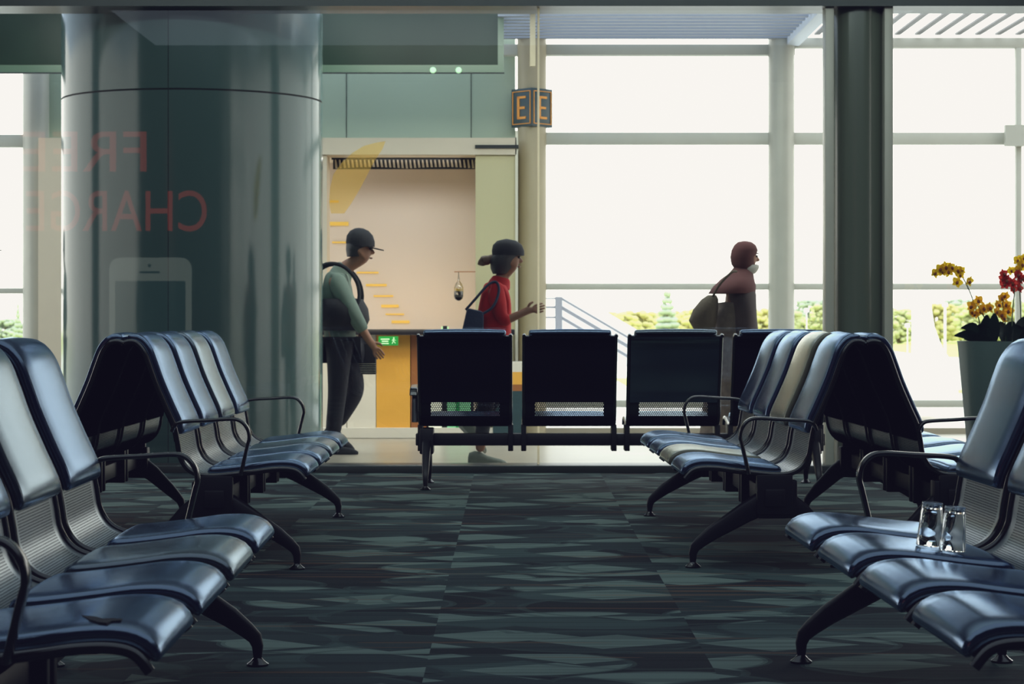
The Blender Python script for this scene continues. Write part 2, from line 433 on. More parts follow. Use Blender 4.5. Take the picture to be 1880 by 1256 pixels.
def make_seat(parent, v0):
    o = bpy.data.objects.new('seat', SHELL.copy() if False else SHELL); COL.objects.link(o); o.parent = parent; o.location = (0, v0, 0)
    cushion(S_SEAT0, S_SEAT1, 0, 0.235, 0.004, 0.034, 0.035).build('seat_cushion', M['vinyl'], o, smooth=True, angle=1.2)
    cushion(S_BACK0, S_BACK1, 0, 0.235, 0.004, 0.032, 0.03, 0.006).build('back_cushion', M['vinyl'], o, smooth=True, angle=1.2)
    strip(0.004, arc_of(.505, .502), -.006, -.014).build('back_shell', M['shell_black'], o, smooth=True, angle=1.0)
    strip(arc_of(.482, .420), ARC[-1] - .02, -.005, -.012).build('under_pan', M['shell_black'], o, smooth=True, angle=1.0)
    for sg in (-1, 1):
        MB().tube([LP(p.x, sg * 0.262, p.y) for p in PC], 0.0105, 10).build('frame_tube', M['steel'], o, smooth=True)
        MB().box(.29 - U0, .43 - U0, sg * 0.262 - .015, sg * 0.262 + .015, .212, .366).build('bracket', M['black'], o, bevel=0.004)
    return o

def sect_beam(path, wv, ths, v):
    rings = []
    P = [Vector((u, h, 0)) for u, h in path]
    for i, p in enumerate(P):
        t = (P[min(i + 1, len(P) - 1)] - P[max(i - 1, 0)]).normalized(); n_ = Vector((-t.y, t.x, 0))
        th = ths[i]; w = wv[i]; sec = []
        for k in range(12):
            an = 2 * PI * k / 12; ca, sa = math.cos(an), math.sin(an)
            sec.append((math.copysign(abs(ca) ** 0.5, ca) * w / 2, math.copysign(abs(sa) ** 0.5, sa) * th / 2))
        rings.append([LP(p.x + n_.x * c, v + a, p.y + n_.y * c) for a, c in sec])
    return MB().rings(rings)

def make_bench():
    root = empty('airport_bench', (0, 0, 0))
    MB().box(.32 - U0, .40 - U0, -1.19, 1.19, .242, .312).build('beam', M['black'], root, bevel=0.006)
    for k in range(4): make_seat(root, (k - 1.5) * PITCH)
    AP = [(.520, .540), (.508, .564), (.480, .577), (.380, .583), (.290, .588), (.252, .578), (.228, .548), (.222, .515), (.230, .480), (.256, .372)]
    for sg in (-1, 1):
        flat_sweep(AP, sg * 1.197, .046, .015).build('armrest', M['steel'], root, smooth=True, angle=1.2)
    for sg in (-1, 1):
        v = sg * 1.125
        for front in (True, False):
            if front: path = [(.44, .285), (.36, .275), (.25, .215), (.12, .135), (.075, .100), (.052, .078), (.045, .055), (.045, .022)]
            else: path = [(.30, .285), (.38, .275), (.47, .215), (.56, .130), (.590, .100), (.608, .078), (.614, .055), (.614, .022)]
            lg = sect_beam(path, [.07, .06, .05, .042, .038, .034, .03, .024], [.10, .105, .08, .058, .046, .040, .032, .024], v).build('leg', M['black'], root, smooth=True, angle=0.9)
            fu = path[-1][0]
            MB().lathe([(.030, 0.0), (.031, .006), (.020, .014), (.011, .024), (.010, .034)], LP(fu, v, 0), 18).build('leg_glide', M['steel'], lg, smooth=True)
        MB().box(.295 - U0, .45 - U0, v - .04, v + .04, .195, .345).build('leg_bracket', M['black'], root, bevel=0.008)
    return root

def copy_tree(o, parent=None):
    c = o.copy(); COL.objects.link(c)
    if parent is not None: c.parent = parent
    for ch in list(o.children): copy_tree(ch, c)
    return c

bench0 = make_bench()
# tip = where the front edge of the seats stands; ang turns the bench about the vertical
def place(o, xtip, yc, back_ang, label, group):
    d = Vector((math.cos(back_ang), math.sin(back_ang), 0))
    o.location = Vector((xtip, yc, 0)) + d * U0
    o.rotation_euler = (0, 0, back_ang)
    tag(o, label, 'bench', group)
    return o
GR = 'four-seat airport waiting benches'
b_nl = place(bench0, -.645, 4.98, PI + 0.020, 'black four-seat bench at left front with a torn nearest seat, facing right', GR)
b_nr = place(copy_tree(bench0), .790, 5.03, 0.016, 'black four-seat bench at right front carrying two clear tumblers, facing left', GR)
b_ml = place(copy_tree(bench0), -.800, 9.60, PI + 0.008, 'black four-seat bench before the wide metal column, facing right', GR)
b_mr = place(copy_tree(bench0), .650, 9.66, 0.012, 'black four-seat bench with one olive seat, facing left in the middle right', GR)
b_ml2 = place(copy_tree(bench0), -.800 - 1.432, 9.60 + 0.01, 0.008, 'black four-seat bench facing left, backed against the bench before the wide metal column', GR)
b_mr2 = place(copy_tree(bench0), .650 + 1.432, 9.66, PI + 0.012, 'black four-seat bench facing the orchid planter, backed against the bench with one olive seat', GR)
b_far = place(copy_tree(bench0), .63, 13.06, -PI / 2, 'black four-seat bench seen from behind, facing the glass wall', GR)

def seats_of(b): return sorted([c for c in b.children if c.name.split('.')[0] == 'seat'], key=lambda c: (b.matrix_basis @ c.location).y)
def reskin(seat, key, perf=None):
    for c in seat.children:
        if 'cushion' in c.name or (key == 'vinyl_char' and perf and 'back_shell' in c.name):
            me = c.data.copy(); me.materials[0] = M[key]; c.data = me
    if perf:
        me = seat.data.copy(); me.materials[0] = M[perf]; seat.data = me
bpy.context.view_layer.update()
for b_, idx, key in ((b_mr, 1, 'vinyl_olive'), (b_nl, 2, 'vinyl_char'), (b_ml, 2, 'vinyl_char')):
    s_ = seats_of(b_)[idx]; reskin(s_, key)
    if key == 'vinyl_olive': s_['label'] = 'olive seat'
fs = sorted([c for c in b_far.children if c.name.split('.')[0] == 'seat'], key=lambda c: (b_far.matrix_basis @ c.location).x)
me_ = SHELL.copy(); me_.materials[0] = M['perf_open']
for k_, f_ in enumerate(fs):
    if k_ != 2: f_.data = me_
reskin(fs[2], 'vinyl_char', 'perf_char')

# the torn patch on the nearest seat of the left front bench
ns = seats_of(b_nl)[0]
nsc = [c for c in ns.children if 'seat_cushion' in c.name][0]
tear = MB()
mw = (b_nl.matrix_basis @ ns.matrix_basis)
inv = mw.inverted()
tp = [(150, 1131), (176, 1133), (188, 1137), (206, 1136), (224, 1137.5), (222, 1140), (204, 1141), (196, 1145), (182, 1143.5), (166, 1139)]
pts = []
for x_, y_ in tp:
    # meet the seat's top plane
    z_ = .4175
    for it in range(6):
        Y = F * (HC - z_) / (y_ - HY); Xw = wx(x_, Y)
        l = inv @ Vector((Xw, Y, z_)); u = l.x + U0
        p, nn = prof_at(arc_of(u, .39)); z_ = p.y + 0.0375
    pts.append(inv @ Vector((Xw, Y, z_ + 0.0012)))
pts2 = [p - Vector((0, 0, .004)) for p in pts]
n = len(pts)
tear.add(pts + pts2, [tuple(range(n)), tuple(reversed(range(n, 2 * n)))] + [(i, i + n, (i + 1) % n + n, (i + 1) % n) for i in range(n)])
t_o = tear.build('torn_patch', M['tear'], ns); t_o['label'] = 'torn dark patch in the seat cushion'

# ------------------------------------------------------------------ lounge shell
YG = 14.0
o = MB().box(-8, 8, -4.2, 13.86, -0.1, 0.0).build('floor', M['carpet']); struct(o, 'dark teal patchwork carpet of the waiting lounge', 'floor')
o = bx('ceiling', M['ceil_dark'], -8, 8, -4.2, 14.3, 4.5, 4.65); struct(o, 'dark grey lounge ceiling', 'ceiling')
o = bx('wall_left', M['wall_dark'], -8.2, -8, -4.2, 14.3, -0.1, 4.65); struct(o, 'plain dark wall on the left of the lounge', 'wall')
wr = MB().box(8, 8.2, -4.2, 7.3, -0.1, 4.65).box(8, 8.2, 8.3, 14.3, -0.1, 4.65).box(8, 8.2, 7.3, 8.3, -0.1, .3).box(8, 8.2, 7.3, 8.3, 4.2, 4.65)  # unseen slot added to streak the column and side-light the benches
o = wr.build('wall_right', M['wall_dark']); struct(o, 'plain dark wall with a tall added light slot on the right of the lounge', 'wall')
o = bx('wall_back', M['wall_dark'], -8.2, 8.2, -4.4, -4.2, -0.1, 4.65); struct(o, 'plain dark wall behind the waiting seats', 'wall')
o = bx('trim_1', M['dark_metal'], -8, 8, 13.86, 14.14, -0.1, wz(855, 13.86), bevel=0.006); struct(o, 'dark metal floor track under the glass wall', 'trim')
o = bx('trim_2', M['dark_metal'], -8, 8, 13.9, 14.25, wz(11, 13.9), 4.6); struct(o, 'dark metal header beam along the top of the glass wall', 'trim')

m_, nt, out = new_mat('pale_joint_silicone')
t1 = nd(nt, 'ShaderNodeBsdfTranslucent'); t1.inputs['Color'].default_value = (1.0, .93, .76, 1)
t2 = nd(nt, 'ShaderNodeBsdfDiffuse'); t2.inputs['Color'].default_value = (.9, .85, .7, 1)
mxs = nd(nt, 'ShaderNodeMixShader'); mxs.inputs['Fac'].default_value = .3
lk(nt, t1.outputs[0], mxs.inputs[1]); lk(nt, t2.outputs[0], mxs.inputs[2]); lk(nt, mxs.outputs[0], out.inputs['Surface'])
M['joint'] = m_
def pane(name, px0, px1, label):
    x0, x1 = wx(px0, YG), wx(px1, YG); z0, z1 = wz(855, 13.86) - .005, wz(11, 13.9) + .01
    me = MB().add([(x0, YG, z0), (x1, YG, z0), (x1, YG, z1), (x0, YG, z1)], [(0, 1, 2, 3)])
    o = me.build(name, M['glass']); struct(o, label, 'window'); return o
pane('window_1', -300, 588, 'clear glass pane standing in front of the wide metal column')
pane('window_2', 590, 987, 'clear glass pane between wide column and the joint by the letter sign')
pane('window_3', 990, 1514, 'clear glass pane between the joint and the slim dark column')
pane('window_4', 1636, 2250, 'clear glass pane behind the orchid planter')
o = bx('trim_3', M['joint'], wx(986.5, YG), wx(990.5, YG), YG - .0015, YG + .0015, wz(855, 13.86), wz(11, 13.9)); struct(o, 'thin pale joint between two glass panes', 'trim')
o = bx('trim_4', M['frame_grey'], wx(1513, YG), wx(1529, YG), YG - .06, YG + .08, -0.0, 3.4, bevel=.006); struct(o, 'grey upright frame left of the slim dark column', 'trim')
o = bx('trim_5', M['frame_grey'], wx(1621, YG), wx(1637, YG), YG - .06, YG + .08, -0.0, 3.4, bevel=.006); struct(o, 'grey upright frame right of the slim dark column', 'trim')

# wide column behind the glass
cxb, cyb, rb = wx(354.5, 15.0), 15.0, 0.889
root = empty('column', (cxb, cyb, 0)); struct(root, 'wide brushed metal column with dark panel seams', 'column')
zs = wz(163, cyb - rb)
MB().lathe([(rb, -0.1), (rb, zs - .006)], (0, 0, 0), 96).build('lower_cladding', M['col_big'], root, smooth=True)
MB().lathe([(rb, zs + .006), (rb, 4.2)], (0, 0, 0), 96).build('upper_cladding', M['col_big'], root, smooth=True)
MB().lathe([(rb - .008, zs - .02), (rb - .008, zs + .02)], (0, 0, 0), 96).build('seam', M['seam'], root, smooth=True)
a0 = -PI / 2 - 0.035
MB().box(math.cos(a0) * rb - .0025, math.cos(a0) * rb + .0025, math.sin(a0) * rb - .0015, math.sin(a0) * rb + .01, 0, 4.1).build('seam', M['seam'], root)
# slim column
root = empty('column', (wx(1576, 14.15), 14.15, 0)); struct(root, 'slim dark metal column between two grey upright frames', 'column')
MB().lathe([(.172, 0), (.172, 3.4)], (0, 0, 0), 64).build('cladding', M['col_small'], root, smooth=True)

# ------------------------------------------------------------------ concourse
YF = 18.8
o = MB().box(-9, 9, 13.95, 19.0, -0.12, -0.004).build('floor', M['stone']); struct(o, 'pale polished stone floor of the concourse', 'floor')
# facade columns
def fcol(px, r, mat, label):
    root = empty('column', (wx(px, YF), YF, 0)); struct(root, label, 'column')
    MB().lathe([(r, -.01), (r, 3.9)], (0, 0, 0), 40).build('shaft', mat, root, smooth=True); return root
fcol(976.5, .124, M['col_beige'], 'beige round facade column carrying the letter sign')
fcol(1434.5, .112, M['col_facade'], 'grey round facade column right of the walking person in brown')
fcol(66, .112, M['col_facade'], 'grey round facade column at the left edge')
def rail(px0, px1, py0, py1, mat, label, name, dep=.09, Y=YF):
    o = pbox(name, mat, px0, px1, py0, py1, Y, dep, bevel=.004); struct(o, label, 'trim'); return o
rail(985, 2100, 243, 265, M['facade_grey'], 'upper grey crossbar of the outer window wall', 'trim_6')
rail(985, 2100, 520.5, 532, M['facade_grey'], 'thin grey crossbar of the outer window wall at chest height', 'trim_7')
rail(985, 2100, 735, 748, M['facade_grey'], 'low grey crossbar above the sill of the outer window wall', 'trim_8')
rail(925, 1460, 81, 101, M['facade_grey'], 'pale grey head beam over the outer window wall', 'trim_9', .12)
rail(1460, 2100, 69, 87, M['facade_grey'], 'pale blue-grey head beam over the right outer windows', 'trim_10', .12)
rail(-300, 66, 247, 270, M['facade_grey'], 'upper grey crossbar left of the wide column', 'trim_11')
rail(-300, 66, 529, 539, M['facade_grey'], 'thin grey crossbar left of the wide column', 'trim_12')
rail(1866, 1876, 87, 800, M['facade_grey'], 'slim grey mullion at the right edge', 'trim_13', .07)
o = pbox('trim_14', M['facade_grey'], 1846, 1900, 229, 268, YF - .06, .06); struct(o, 'grey bracket plate on the mullion at the right edge', 'trim')
o = pbox('baseboard_front', M['stone'], 985, 2100, 786, 800, YF - .02, .12); struct(o, 'stone skirting under the outer windows', 'baseboard')
o = MB().add([(wx(985, YF), YF + .05, 0.0), (wx(2100, YF), YF + .05, 0.0), (wx(2100, YF), YF + .05, 3.35), (wx(985, YF), YF + .05, 3.35)], [(0, 1, 2, 3)]).build('window_5', M['glass2']); struct(o, 'large outer window overlooking the airfield', 'window')
o = MB().add([(wx(-300, YF), YF + .05, 0.0), (wx(60, YF), YF + .05, 0.0), (wx(60, YF), YF + .05, 3.2), (wx(-300, YF), YF + .05, 3.2)], [(0, 1, 2, 3)]).build('window_6', M['glass2']); struct(o, 'outer window left of the wide column', 'window')

# louvred roof strip over the concourse
louv = pbr('louvre_blue_white', rgb(140, 147, 160), 0.5); louv_e = pbr('louvre_edge_paint', rgb(196, 206, 222), 0.5)
m_, nt, out = new_mat('blue_translucent_roof')
t1 = nd(nt, 'ShaderNodeBsdfTranslucent'); t1.inputs['Color'].default_value = rgb(208, 217, 234)
t2 = nd(nt, 'ShaderNodeBsdfDiffuse'); t2.inputs['Color'].default_value = rgb(190, 205, 230)
mxs = nd(nt, 'ShaderNodeMixShader'); mxs.inputs['Fac'].default_value = 0.35
lk(nt, t1.outputs[0], mxs.inputs[1]); lk(nt, t2.outputs[0], mxs.inputs[2]); lk(nt, mxs.outputs[0], out.inputs['Surface'])
M['roof_blue'] = m_
XL = wx(1442, YF)
o = MB().add([(-9, 14.3, 3.62), (XL + .1, 14.3, 3.62), (XL + .1, 18.9, 3.62), (-9, 18.9, 3.62)], [(0, 1, 2, 3)]).build('ceiling', M['roof_blue']); struct(o, 'translucent pale blue concourse roof', 'ceiling')
root = empty('louvred_ceiling', (wx(1180, 17), 17.0, 3.4)); tag(root, 'blue-white louvred ceiling blades above the outer windows', 'ceiling louvre', kind='structure')
x0, x1 = wx(915, 18) - root.location.x, XL - root.location.x
bl = MB()
for k in range(14):
    y = 18.7 - k * 0.19
    bl.box(x0, x1, y - .04 - 17, y + .04 - 17, -0.008, 0.008)
bl.build('blade', louv, root)
MB().box(x1, x1 + .12, -2.5, 1.8, -.06, .1).build('edge_beam', louv_e, root, bevel=.006)
bx('hanger', M['col_beige'], wx(973, 17.2) - root.location.x, wx(983, 17.2) - root.location.x, .2, .26, -.42, .2, root)
M['slat_grey'] = pbr('slat_grey_paint', rgb(120, 120, 124), .5)
# slanting beams of the glazed roof on the right
root = empty('roof_beams', (wx(1760, 17.5), 17.0, 3.45)); tag(root, 'grey slats of the glazed roof over the right outer windows', 'roof slats', kind='structure')
for k in range(-4, 12):
    X = wx(1649 + 37 * k, YF)
    if X < XL + .2: continue
    bx('slat', M['slat_grey'], X - .025 - root.location.x, X + .025 - root.location.x, -2.6, 1.85, -.008, .008, root)

# smoked glass fascia
root = empty('hanging_glass_fascia', (wx(300, 17.4), 17.4, wz(77, 17.4))); tag(root, 'dark green smoked glass fascia hung over the shop front', 'fascia')
lx = lambda px, Y=17.4: wx(px, Y) - root.location.x
lz = lambda py, Y=17.4: wz(py, Y) - root.location.z
bx('glass_panel', M['green_glass'], lx(-300), lx(914), 0, .04, lz(119), lz(21), root)
bx('lower_rim', M['green_edge'], lx(-300), lx(925), .002, .05, lz(134), lz(119), root)
bx('end_panel', M['green_edge'], lx(914), lx(925), .0, .3, lz(119), lz(21), root)
bx('edge_line', M['seam'], lx(-300), lx(926), -.004, .02, lz(135), lz(133), root)
for px_ in (795, 842):
    MB().lathe([(.02, -.006), (.026, 0), (.02, .008)], (0, 0, 0), 16).build('pale_disc', M['exit_white'], root, smooth=True).matrix_basis = Matrix.Translation((lx(px_), -.004, lz(129))) @ Matrix.Rotation(PI / 2, 4, 'X')  # two small pale discs on the lower rim

# shop front: back wall parts at Y=18.5, the alcove goes deeper
YB = 18.5
o = pbox('wall_front', M['teal_panel'], 44, 946, 60, 262, 18.98, .2); struct(o, 'pale teal glass wall panels above the shop front', 'wall')
for px_ in (636, 865):
    o = pbox('trim_15' if px_ == 636 else 'trim_16', M['seam'], px_ - .6, px_ + .6, 134, 253, 18.975, .01); struct(o, 'thin dark joint in the teal wall panels' + (' nearer the wide column' if px_ == 636 else ' nearer the letter sign'), 'trim')
o = pbox('trim_17', M['beige'], 560, 948, 253, 284, YB - .03, .25); struct(o, 'beige lintel above the shop alcove', 'trim')
o = pbox('trim_18', M['seam'], 872, 952, 266, 272, YB - .05, .06); struct(o, 'dark bracket line above the olive panel', 'trim')
o = pbox('wall_right', M['olive_panel'], 873, 948, 272, 800, YB, .9); struct(o, 'pale olive pier beside the letter sign column', 'wall')
o = pbox('wall_left', M['beige'], 70, 600, 253, 800, YB, .3); struct(o, 'beige wall behind the wide column', 'wall')
o = pbox('trim_19', M['frame_grey'], 946, 951, 240, 800, YB - .03, .06); struct(o, 'pale upright edge beside the olive pier', 'trim')
YM = 19.4
o = bx('ceiling', M['beige'], wx(560, YB), wx(875, YB), YB, YM + .1, wz(285, YB), wz(285, YB) + .1); struct(o, 'beige soffit of the shop alcove', 'ceiling')
# mural wall
root = empty('wall_mural', (wx(735, YM), YM, wz(450, YM))); tag(root, 'cream wall print with a row of short yellow bars', 'wall print')
lx = lambda px, Y=YM: wx(px, Y) - root.location.x
lz = lambda py, Y=YM: wz(py, Y) - root.location.z
bx('print', M['mural'], lx(560), lx(880), 0, .06, lz(800), lz(270), root)
for (xa, xb, yy, th) in ((590, 640, 411, 7), (610, 648, 445, 3), (593, 622, 370, 4), (655, 695, 500.5, 3), (672, 710, 523.5, 4), (686, 722, 543.5, 3), (700, 732, 562, 5), (708, 742, 577, 2.5), (719, 752, 591, 5)):
    bx('yellow_bar', M['yellow'], lx(xa), lx(xb), -.012, .0, lz(yy + th / 2), lz(yy - th / 2), root)  # short flat yellow bars on the front of the cream sheet
# ceiling grille in the alcove mouth
root = empty('ceiling_grille', (wx(741, YB + .3), YB + .3, wz(286, YB))); tag(root, 'dark ventilation grille with curved warm slats in the alcove ceiling', 'grille')
lx = lambda px, Y=YB + .3: wx(px, Y) - root.location.x
bx('backing', M['seam'], lx(611), lx(872), .02, .06, -.09, .0, root)
sl = MB()
for k in range(34):
    px_ = 616 + k * 7.6
    a_ = wx(px_, YB + .3) - root.location.x
    bow = .012 * math.sin((k % 17) / 17 * PI)
    sl.prism([(a_, -.085 + bow), (a_ + .018, -.085 + bow), (a_ + .006, -.012), (a_ - .006, -.012)], -.015, .02)
sl.build('slat', M['beige'], root)
bx('frame', M['seam'], lx(609), lx(874), -.02, .02, -.012, .004, root)

# worktop and what stands under it
o = pbox('counter_worktop', M['black'], 575, 945, 605, 615, 17.9, .55, bevel=.006); tag(o, 'long black counter worktop across the shop alcove', 'counter')
def low(name, mat, a, b, lab, cat, Y=18.1, dep=.3, py0=615.5):
    o = bx(name, mat, wx(a, Y), wx(b, Y), Y, Y + dep, 0, wz(py0, Y)); tag(o, lab, cat); return o
low('cabinet', M['white_wall'], 575, 636, 'white counter cabinet partly hidden by the man in the cap', 'cabinet')
low('cabinet', M['white_wall'], 637.5, 690, 'white counter cabinet left of the orange one', 'cabinet')
low('cabinet', M['orange'], 691, 753, 'orange counter cabinet under the green exit sign', 'cabinet')
low('cabinet', M['brown'], 754.5, 783, 'brown timber counter cabinet beside the orange one', 'cabinet')
o = low('baseboard_front', M['white_wall'], 575, 946, 'pale skirting under the counter', 'baseboard', 18.02, .08, 786); o['kind'] = 'structure'
root = empty('drinks_cabinet', (wx(827, 18.1), 18.1, 0)); tag(root, 'low white and green cabinet seen beneath the far bench', 'cabinet')
lx = lambda px, Y=18.1: wx(px, Y) - root.location.x
g1 = pbr('mint_paint', rgb(150, 226, 172), 0.4); g2 = pbr('leaf_green_paint', rgb(40, 160, 84), 0.4); g0 = pbr('glowing_white_panel', rgb(248, 250, 232), 0.4, emit=rgb(248, 250, 232), estr=0.25)  # the white carries an added self-glow to brighten its door panel
bx('body', M['dark_metal'], lx(785), lx(868), .02, .5, 0.03, .55, root)
for a, b, mm in ((787, 811, g0), (821, 837, g1), (838, 843, g2), (844, 864, g1)):
    bx('door_panel', mm, lx(a), lx(b), -.02, .02, .05, .53, root)
root = empty('kiosk_counter', (wx(925, 18.0), 18.0, 0)); tag(root, 'small kiosk with white, orange and brown bands behind the far bench', 'kiosk')
lx = lambda px, Y=18.0: wx(px, Y) - root.location.x
for a, b, mm, nm in ((665, 683, M['white_wall'], 'top_band'), (683, 706, M['orange'], 'orange_band'), (706, 718, M['brown'], 'brown_band'), (718, 797, M['sign_teal'], 'plinth')):
    bx(nm, mm, lx(905), lx(962), 0, .4, wz(b, 18.0), wz(a, 18.0), root)
# exit sign
root = empty('exit_sign', (wx(713, 17.86), 17.86, wz(626, 17.86))); tag(root, 'small green emergency exit sign hung under the black worktop', 'sign')
s_ = 17.86 / F
bx('panel', M['exit_green'], -18 * s_, 18 * s_, 0, .02, -8.5 * s_, 8.5 * s_, root)
gl = MB()
for (a, b, c, d) in ((-14, 2, 2.2, 4.2), (-12, 0, -1.8, .2), (-13, 1, -5.6, -3.8)): gl.box(a * s_, b * s_, -.004, 0, c * s_, d * s_)
gl.build('lettering', M['exit_white'], root)
rm = MB(); q = lambda *p: [(x * s_, z * s_) for x, z in p]
rm.ball((10 * s_, -.003, 5 * s_), 1.4 * s_, .003, 1.4 * s_, 10, 6)
rm.prism(q((8.5, 3.6), (11, 3.2), (10.5, -1), (8.5, -1)), -.005, 0)
rm.prism(q((9, -.5), (10.5, -.5), (13.5, -4), (12.5, -5)), -.005, 0)
rm.prism(q((8.6, -.5), (10, -.8), (7.5, -5.5), (6.2, -5)), -.005, 0)
rm.prism(q((10.5, 3), (14, 1.2), (13.6, .2), (10.4, 1.8)), -.005, 0)
rm.prism(q((8.8, 3.2), (6, .8), (6.6, 0), (9, 1.8)), -.005, 0)
rm.build('running_figure', M['exit_white'], root)
# hanging bulb flask
YH = 18.3
root = empty('hanging_flask', (wx(842, YH), YH, wz(530, YH))); tag(root, 'small round-bottomed flask of dark liquid hung from a thin arm', 'flask')
s_ = YH / F
fl_g = glass_pane('flask_glass', tint=(0.86, 0.84, 0.78, 1)); dkliq = pbr('coffee_liquid', rgb(24, 18, 18), 0.2)
MB().lathe([(1 * s_, 24 * s_), (1.6 * s_, 20 * s_), (2.2 * s_, 14 * s_), (6 * s_, 9 * s_), (8.6 * s_, 2 * s_), (8.8 * s_, -14 * s_), (7 * s_, -19 * s_), (3 * s_, -22 * s_), (.2 * s_, -22.6 * s_)], (0, 0, 0), 24, False).build('glass_bulb', fl_g, root, smooth=True)
MB().lathe([(.2 * s_, -4.5 * s_), (8.2 * s_, -4.5 * s_), (8.3 * s_, -14 * s_), (6.6 * s_, -18.5 * s_), (2.8 * s_, -21.3 * s_), (.2 * s_, -21.8 * s_)], (0, 0, 0), 24).build('dark_liquid', dkliq, root, smooth=True)
MB().lathe([(8.5 * s_, -4.5 * s_), (8.5 * s_, .5 * s_)], (0, 0, 0), 24, True).build('amber_layer', M['yellow'], root, smooth=True)
MB().tube([(0, 0, 22 * s_), (0, 0, 31 * s_)], .003, 8).build('cord', M['dark_metal'], root)
MB().tube([(-8 * s_, 0, 31 * s_), (31 * s_, 0, 31 * s_)], .004, 8).build('arm', M['brown'], root)
# small dark cap objects on the worktop, above the far bench
root = empty('small_box', (wx(817, 18.0), 18.0, wz(605, 17.9))); tag(root, 'tiny dark box with pale ends on the black worktop above the far bench', 'box')
MB().box(-.018, .018, -.014, .014, 0, .03).build('body', M['black'], root, bevel=.003)
for sg in (-1, 1): bx('pale_end', M['exit_white'], sg * .024 - .006, sg * .024 + .006, -.012, .012, 0, .024, root)

# letter sign
root = empty('letter_sign', (wx(976.5, YF), YF, 2.80), PI / 4); tag(root, 'square dark teal sign with orange letters E around the beige column', 'sign')
hs = .126
MB().box(-hs, hs, -hs, hs, -.165, .165).build('box', M['sign_teal'], root, bevel=.004)
def letterE(face):
    mb = MB(); fr = MB(); d = .006
    bars = [(-.05, -.024, -.098, .098), (-.05, .052, .078, .098), (-.05, .040, -.012, .008), (-.05, .052, -.098, -.078)]
    frm = [(-.108, .108, .136, .142), (-.108, .108, -.142, -.136), (-.108, -.102, -.142, .142), (.102, .108, -.142, .142)]
    for (lst, m2) in ((bars, mb), (frm, fr)):
        for a, b, c, dd in lst:
            if face == 0: m2.box(a, b, -hs - d, -hs + .002, c, dd)          # faces local -y
            else: m2.box(-hs - d, -hs + .002, -b, -a, c, dd)                # faces local -x, reading left to right
    mb.build('letter', M['sign_orange'], root); fr.build('outline', M['sign_orange'], root)
letterE(0); letterE(1)

# yellow curved reflection painted as a thin sheet on the glass, stickers on the outer windows
m_, nt, out = new_mat('yellow_reflection')
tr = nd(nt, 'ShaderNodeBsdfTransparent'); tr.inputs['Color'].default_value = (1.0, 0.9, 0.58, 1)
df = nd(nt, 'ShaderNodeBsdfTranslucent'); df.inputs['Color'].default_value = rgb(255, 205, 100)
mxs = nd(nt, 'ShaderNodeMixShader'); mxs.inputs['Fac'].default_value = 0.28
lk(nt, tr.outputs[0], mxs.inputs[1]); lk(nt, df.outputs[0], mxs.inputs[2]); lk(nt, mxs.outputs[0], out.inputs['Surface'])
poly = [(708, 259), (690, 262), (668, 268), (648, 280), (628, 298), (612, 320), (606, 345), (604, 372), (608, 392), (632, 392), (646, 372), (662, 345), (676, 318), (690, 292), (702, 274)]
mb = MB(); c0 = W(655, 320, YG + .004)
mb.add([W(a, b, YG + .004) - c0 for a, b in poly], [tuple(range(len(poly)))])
o = mb.build('painted_reflection', m_); o.location = c0; tag(o, 'translucent yellow curved reflection painted on the glass before the shop alcove', 'reflection')  # coloured sheet that paints in a reflection seen in the glass
gry = pbr('sticker_grey', rgb(176, 180, 180), 0.6)
for i, (a, b, sc, lab) in enumerate(((1745, 385, 1.0, 'faint grey sticker on the outer window right of the slim column'), (1485, 453, .6, 'smaller faint grey sticker on the outer window left of the slim column'))):
    mb = MB(); c0 = W(a, b, YF + .04); e = YF / F * sc
    ring = lambda r0, r1, cx_, cz_: [mb.add([(cx_ + r * e * math.cos(t * PI / 8), 0, cz_ + r * e * math.sin(t * PI / 8)) for t in (k, k + 1) for r in (r0, r1)], [(0, 1, 3, 2)]) for k in range(16)]
    ring(4, 5, -3 * e, 3 * e)
    mb.box(-6 * e, 0, -.001, .001, 2.6 * e, 3.4 * e)
    for k, (xa, xb) in enumerate(((-8, -3), (-2, 4), (5, 10))): mb.box(xa * e, xb * e, -.001, .001, -6 * e, -4.5 * e)
    o = mb.build('window_sticker', gry); o.location = c0; tag(o, lab, 'sticker', 'stickers on the outer windows')

# ------------------------------------------------------------------ outside
zg = -4.0
grass = pbr('hazy_grass', rgb(196, 204, 120), 0.9, noise=0.15, nscale=.05)  # distance haze is put into the pale grass colour
apron = pbr('bright_apron', rgb(236, 234, 226), 0.8, noise=0.03, nscale=.05)
o = MB().box(-300, 300, 20, 300, zg - .2, zg).build('ground', apron); struct(o, 'bright concrete apron outside', 'ground')
o = MB().box(-600, 600, 300, 900, zg - .2, zg + .05).build('ground', grass); struct(o, 'pale hazy grass field beyond the apron', 'ground')
gstrip = MB().box(-300, 300, 150, 190, zg, zg + .04).build('ground', grass); struct(gstrip, 'strip of grass across the apron', 'ground')
tm = [pbr('tree_yellow_green', rgb(212, 206, 146), 0.95, noise=0.28, nscale=.4), pbr('tree_green', rgb(200, 204, 156), 0.95, noise=0.28, nscale=.4), pbr('tree_blue_green', rgb(186, 198, 178), 0.95, noise=0.28, nscale=.4)]  # distance haze is mixed into these pale tree colours
trunk = pbr('tree_bark', rgb(130, 116, 84), 0.9)
rt = random.Random(11)
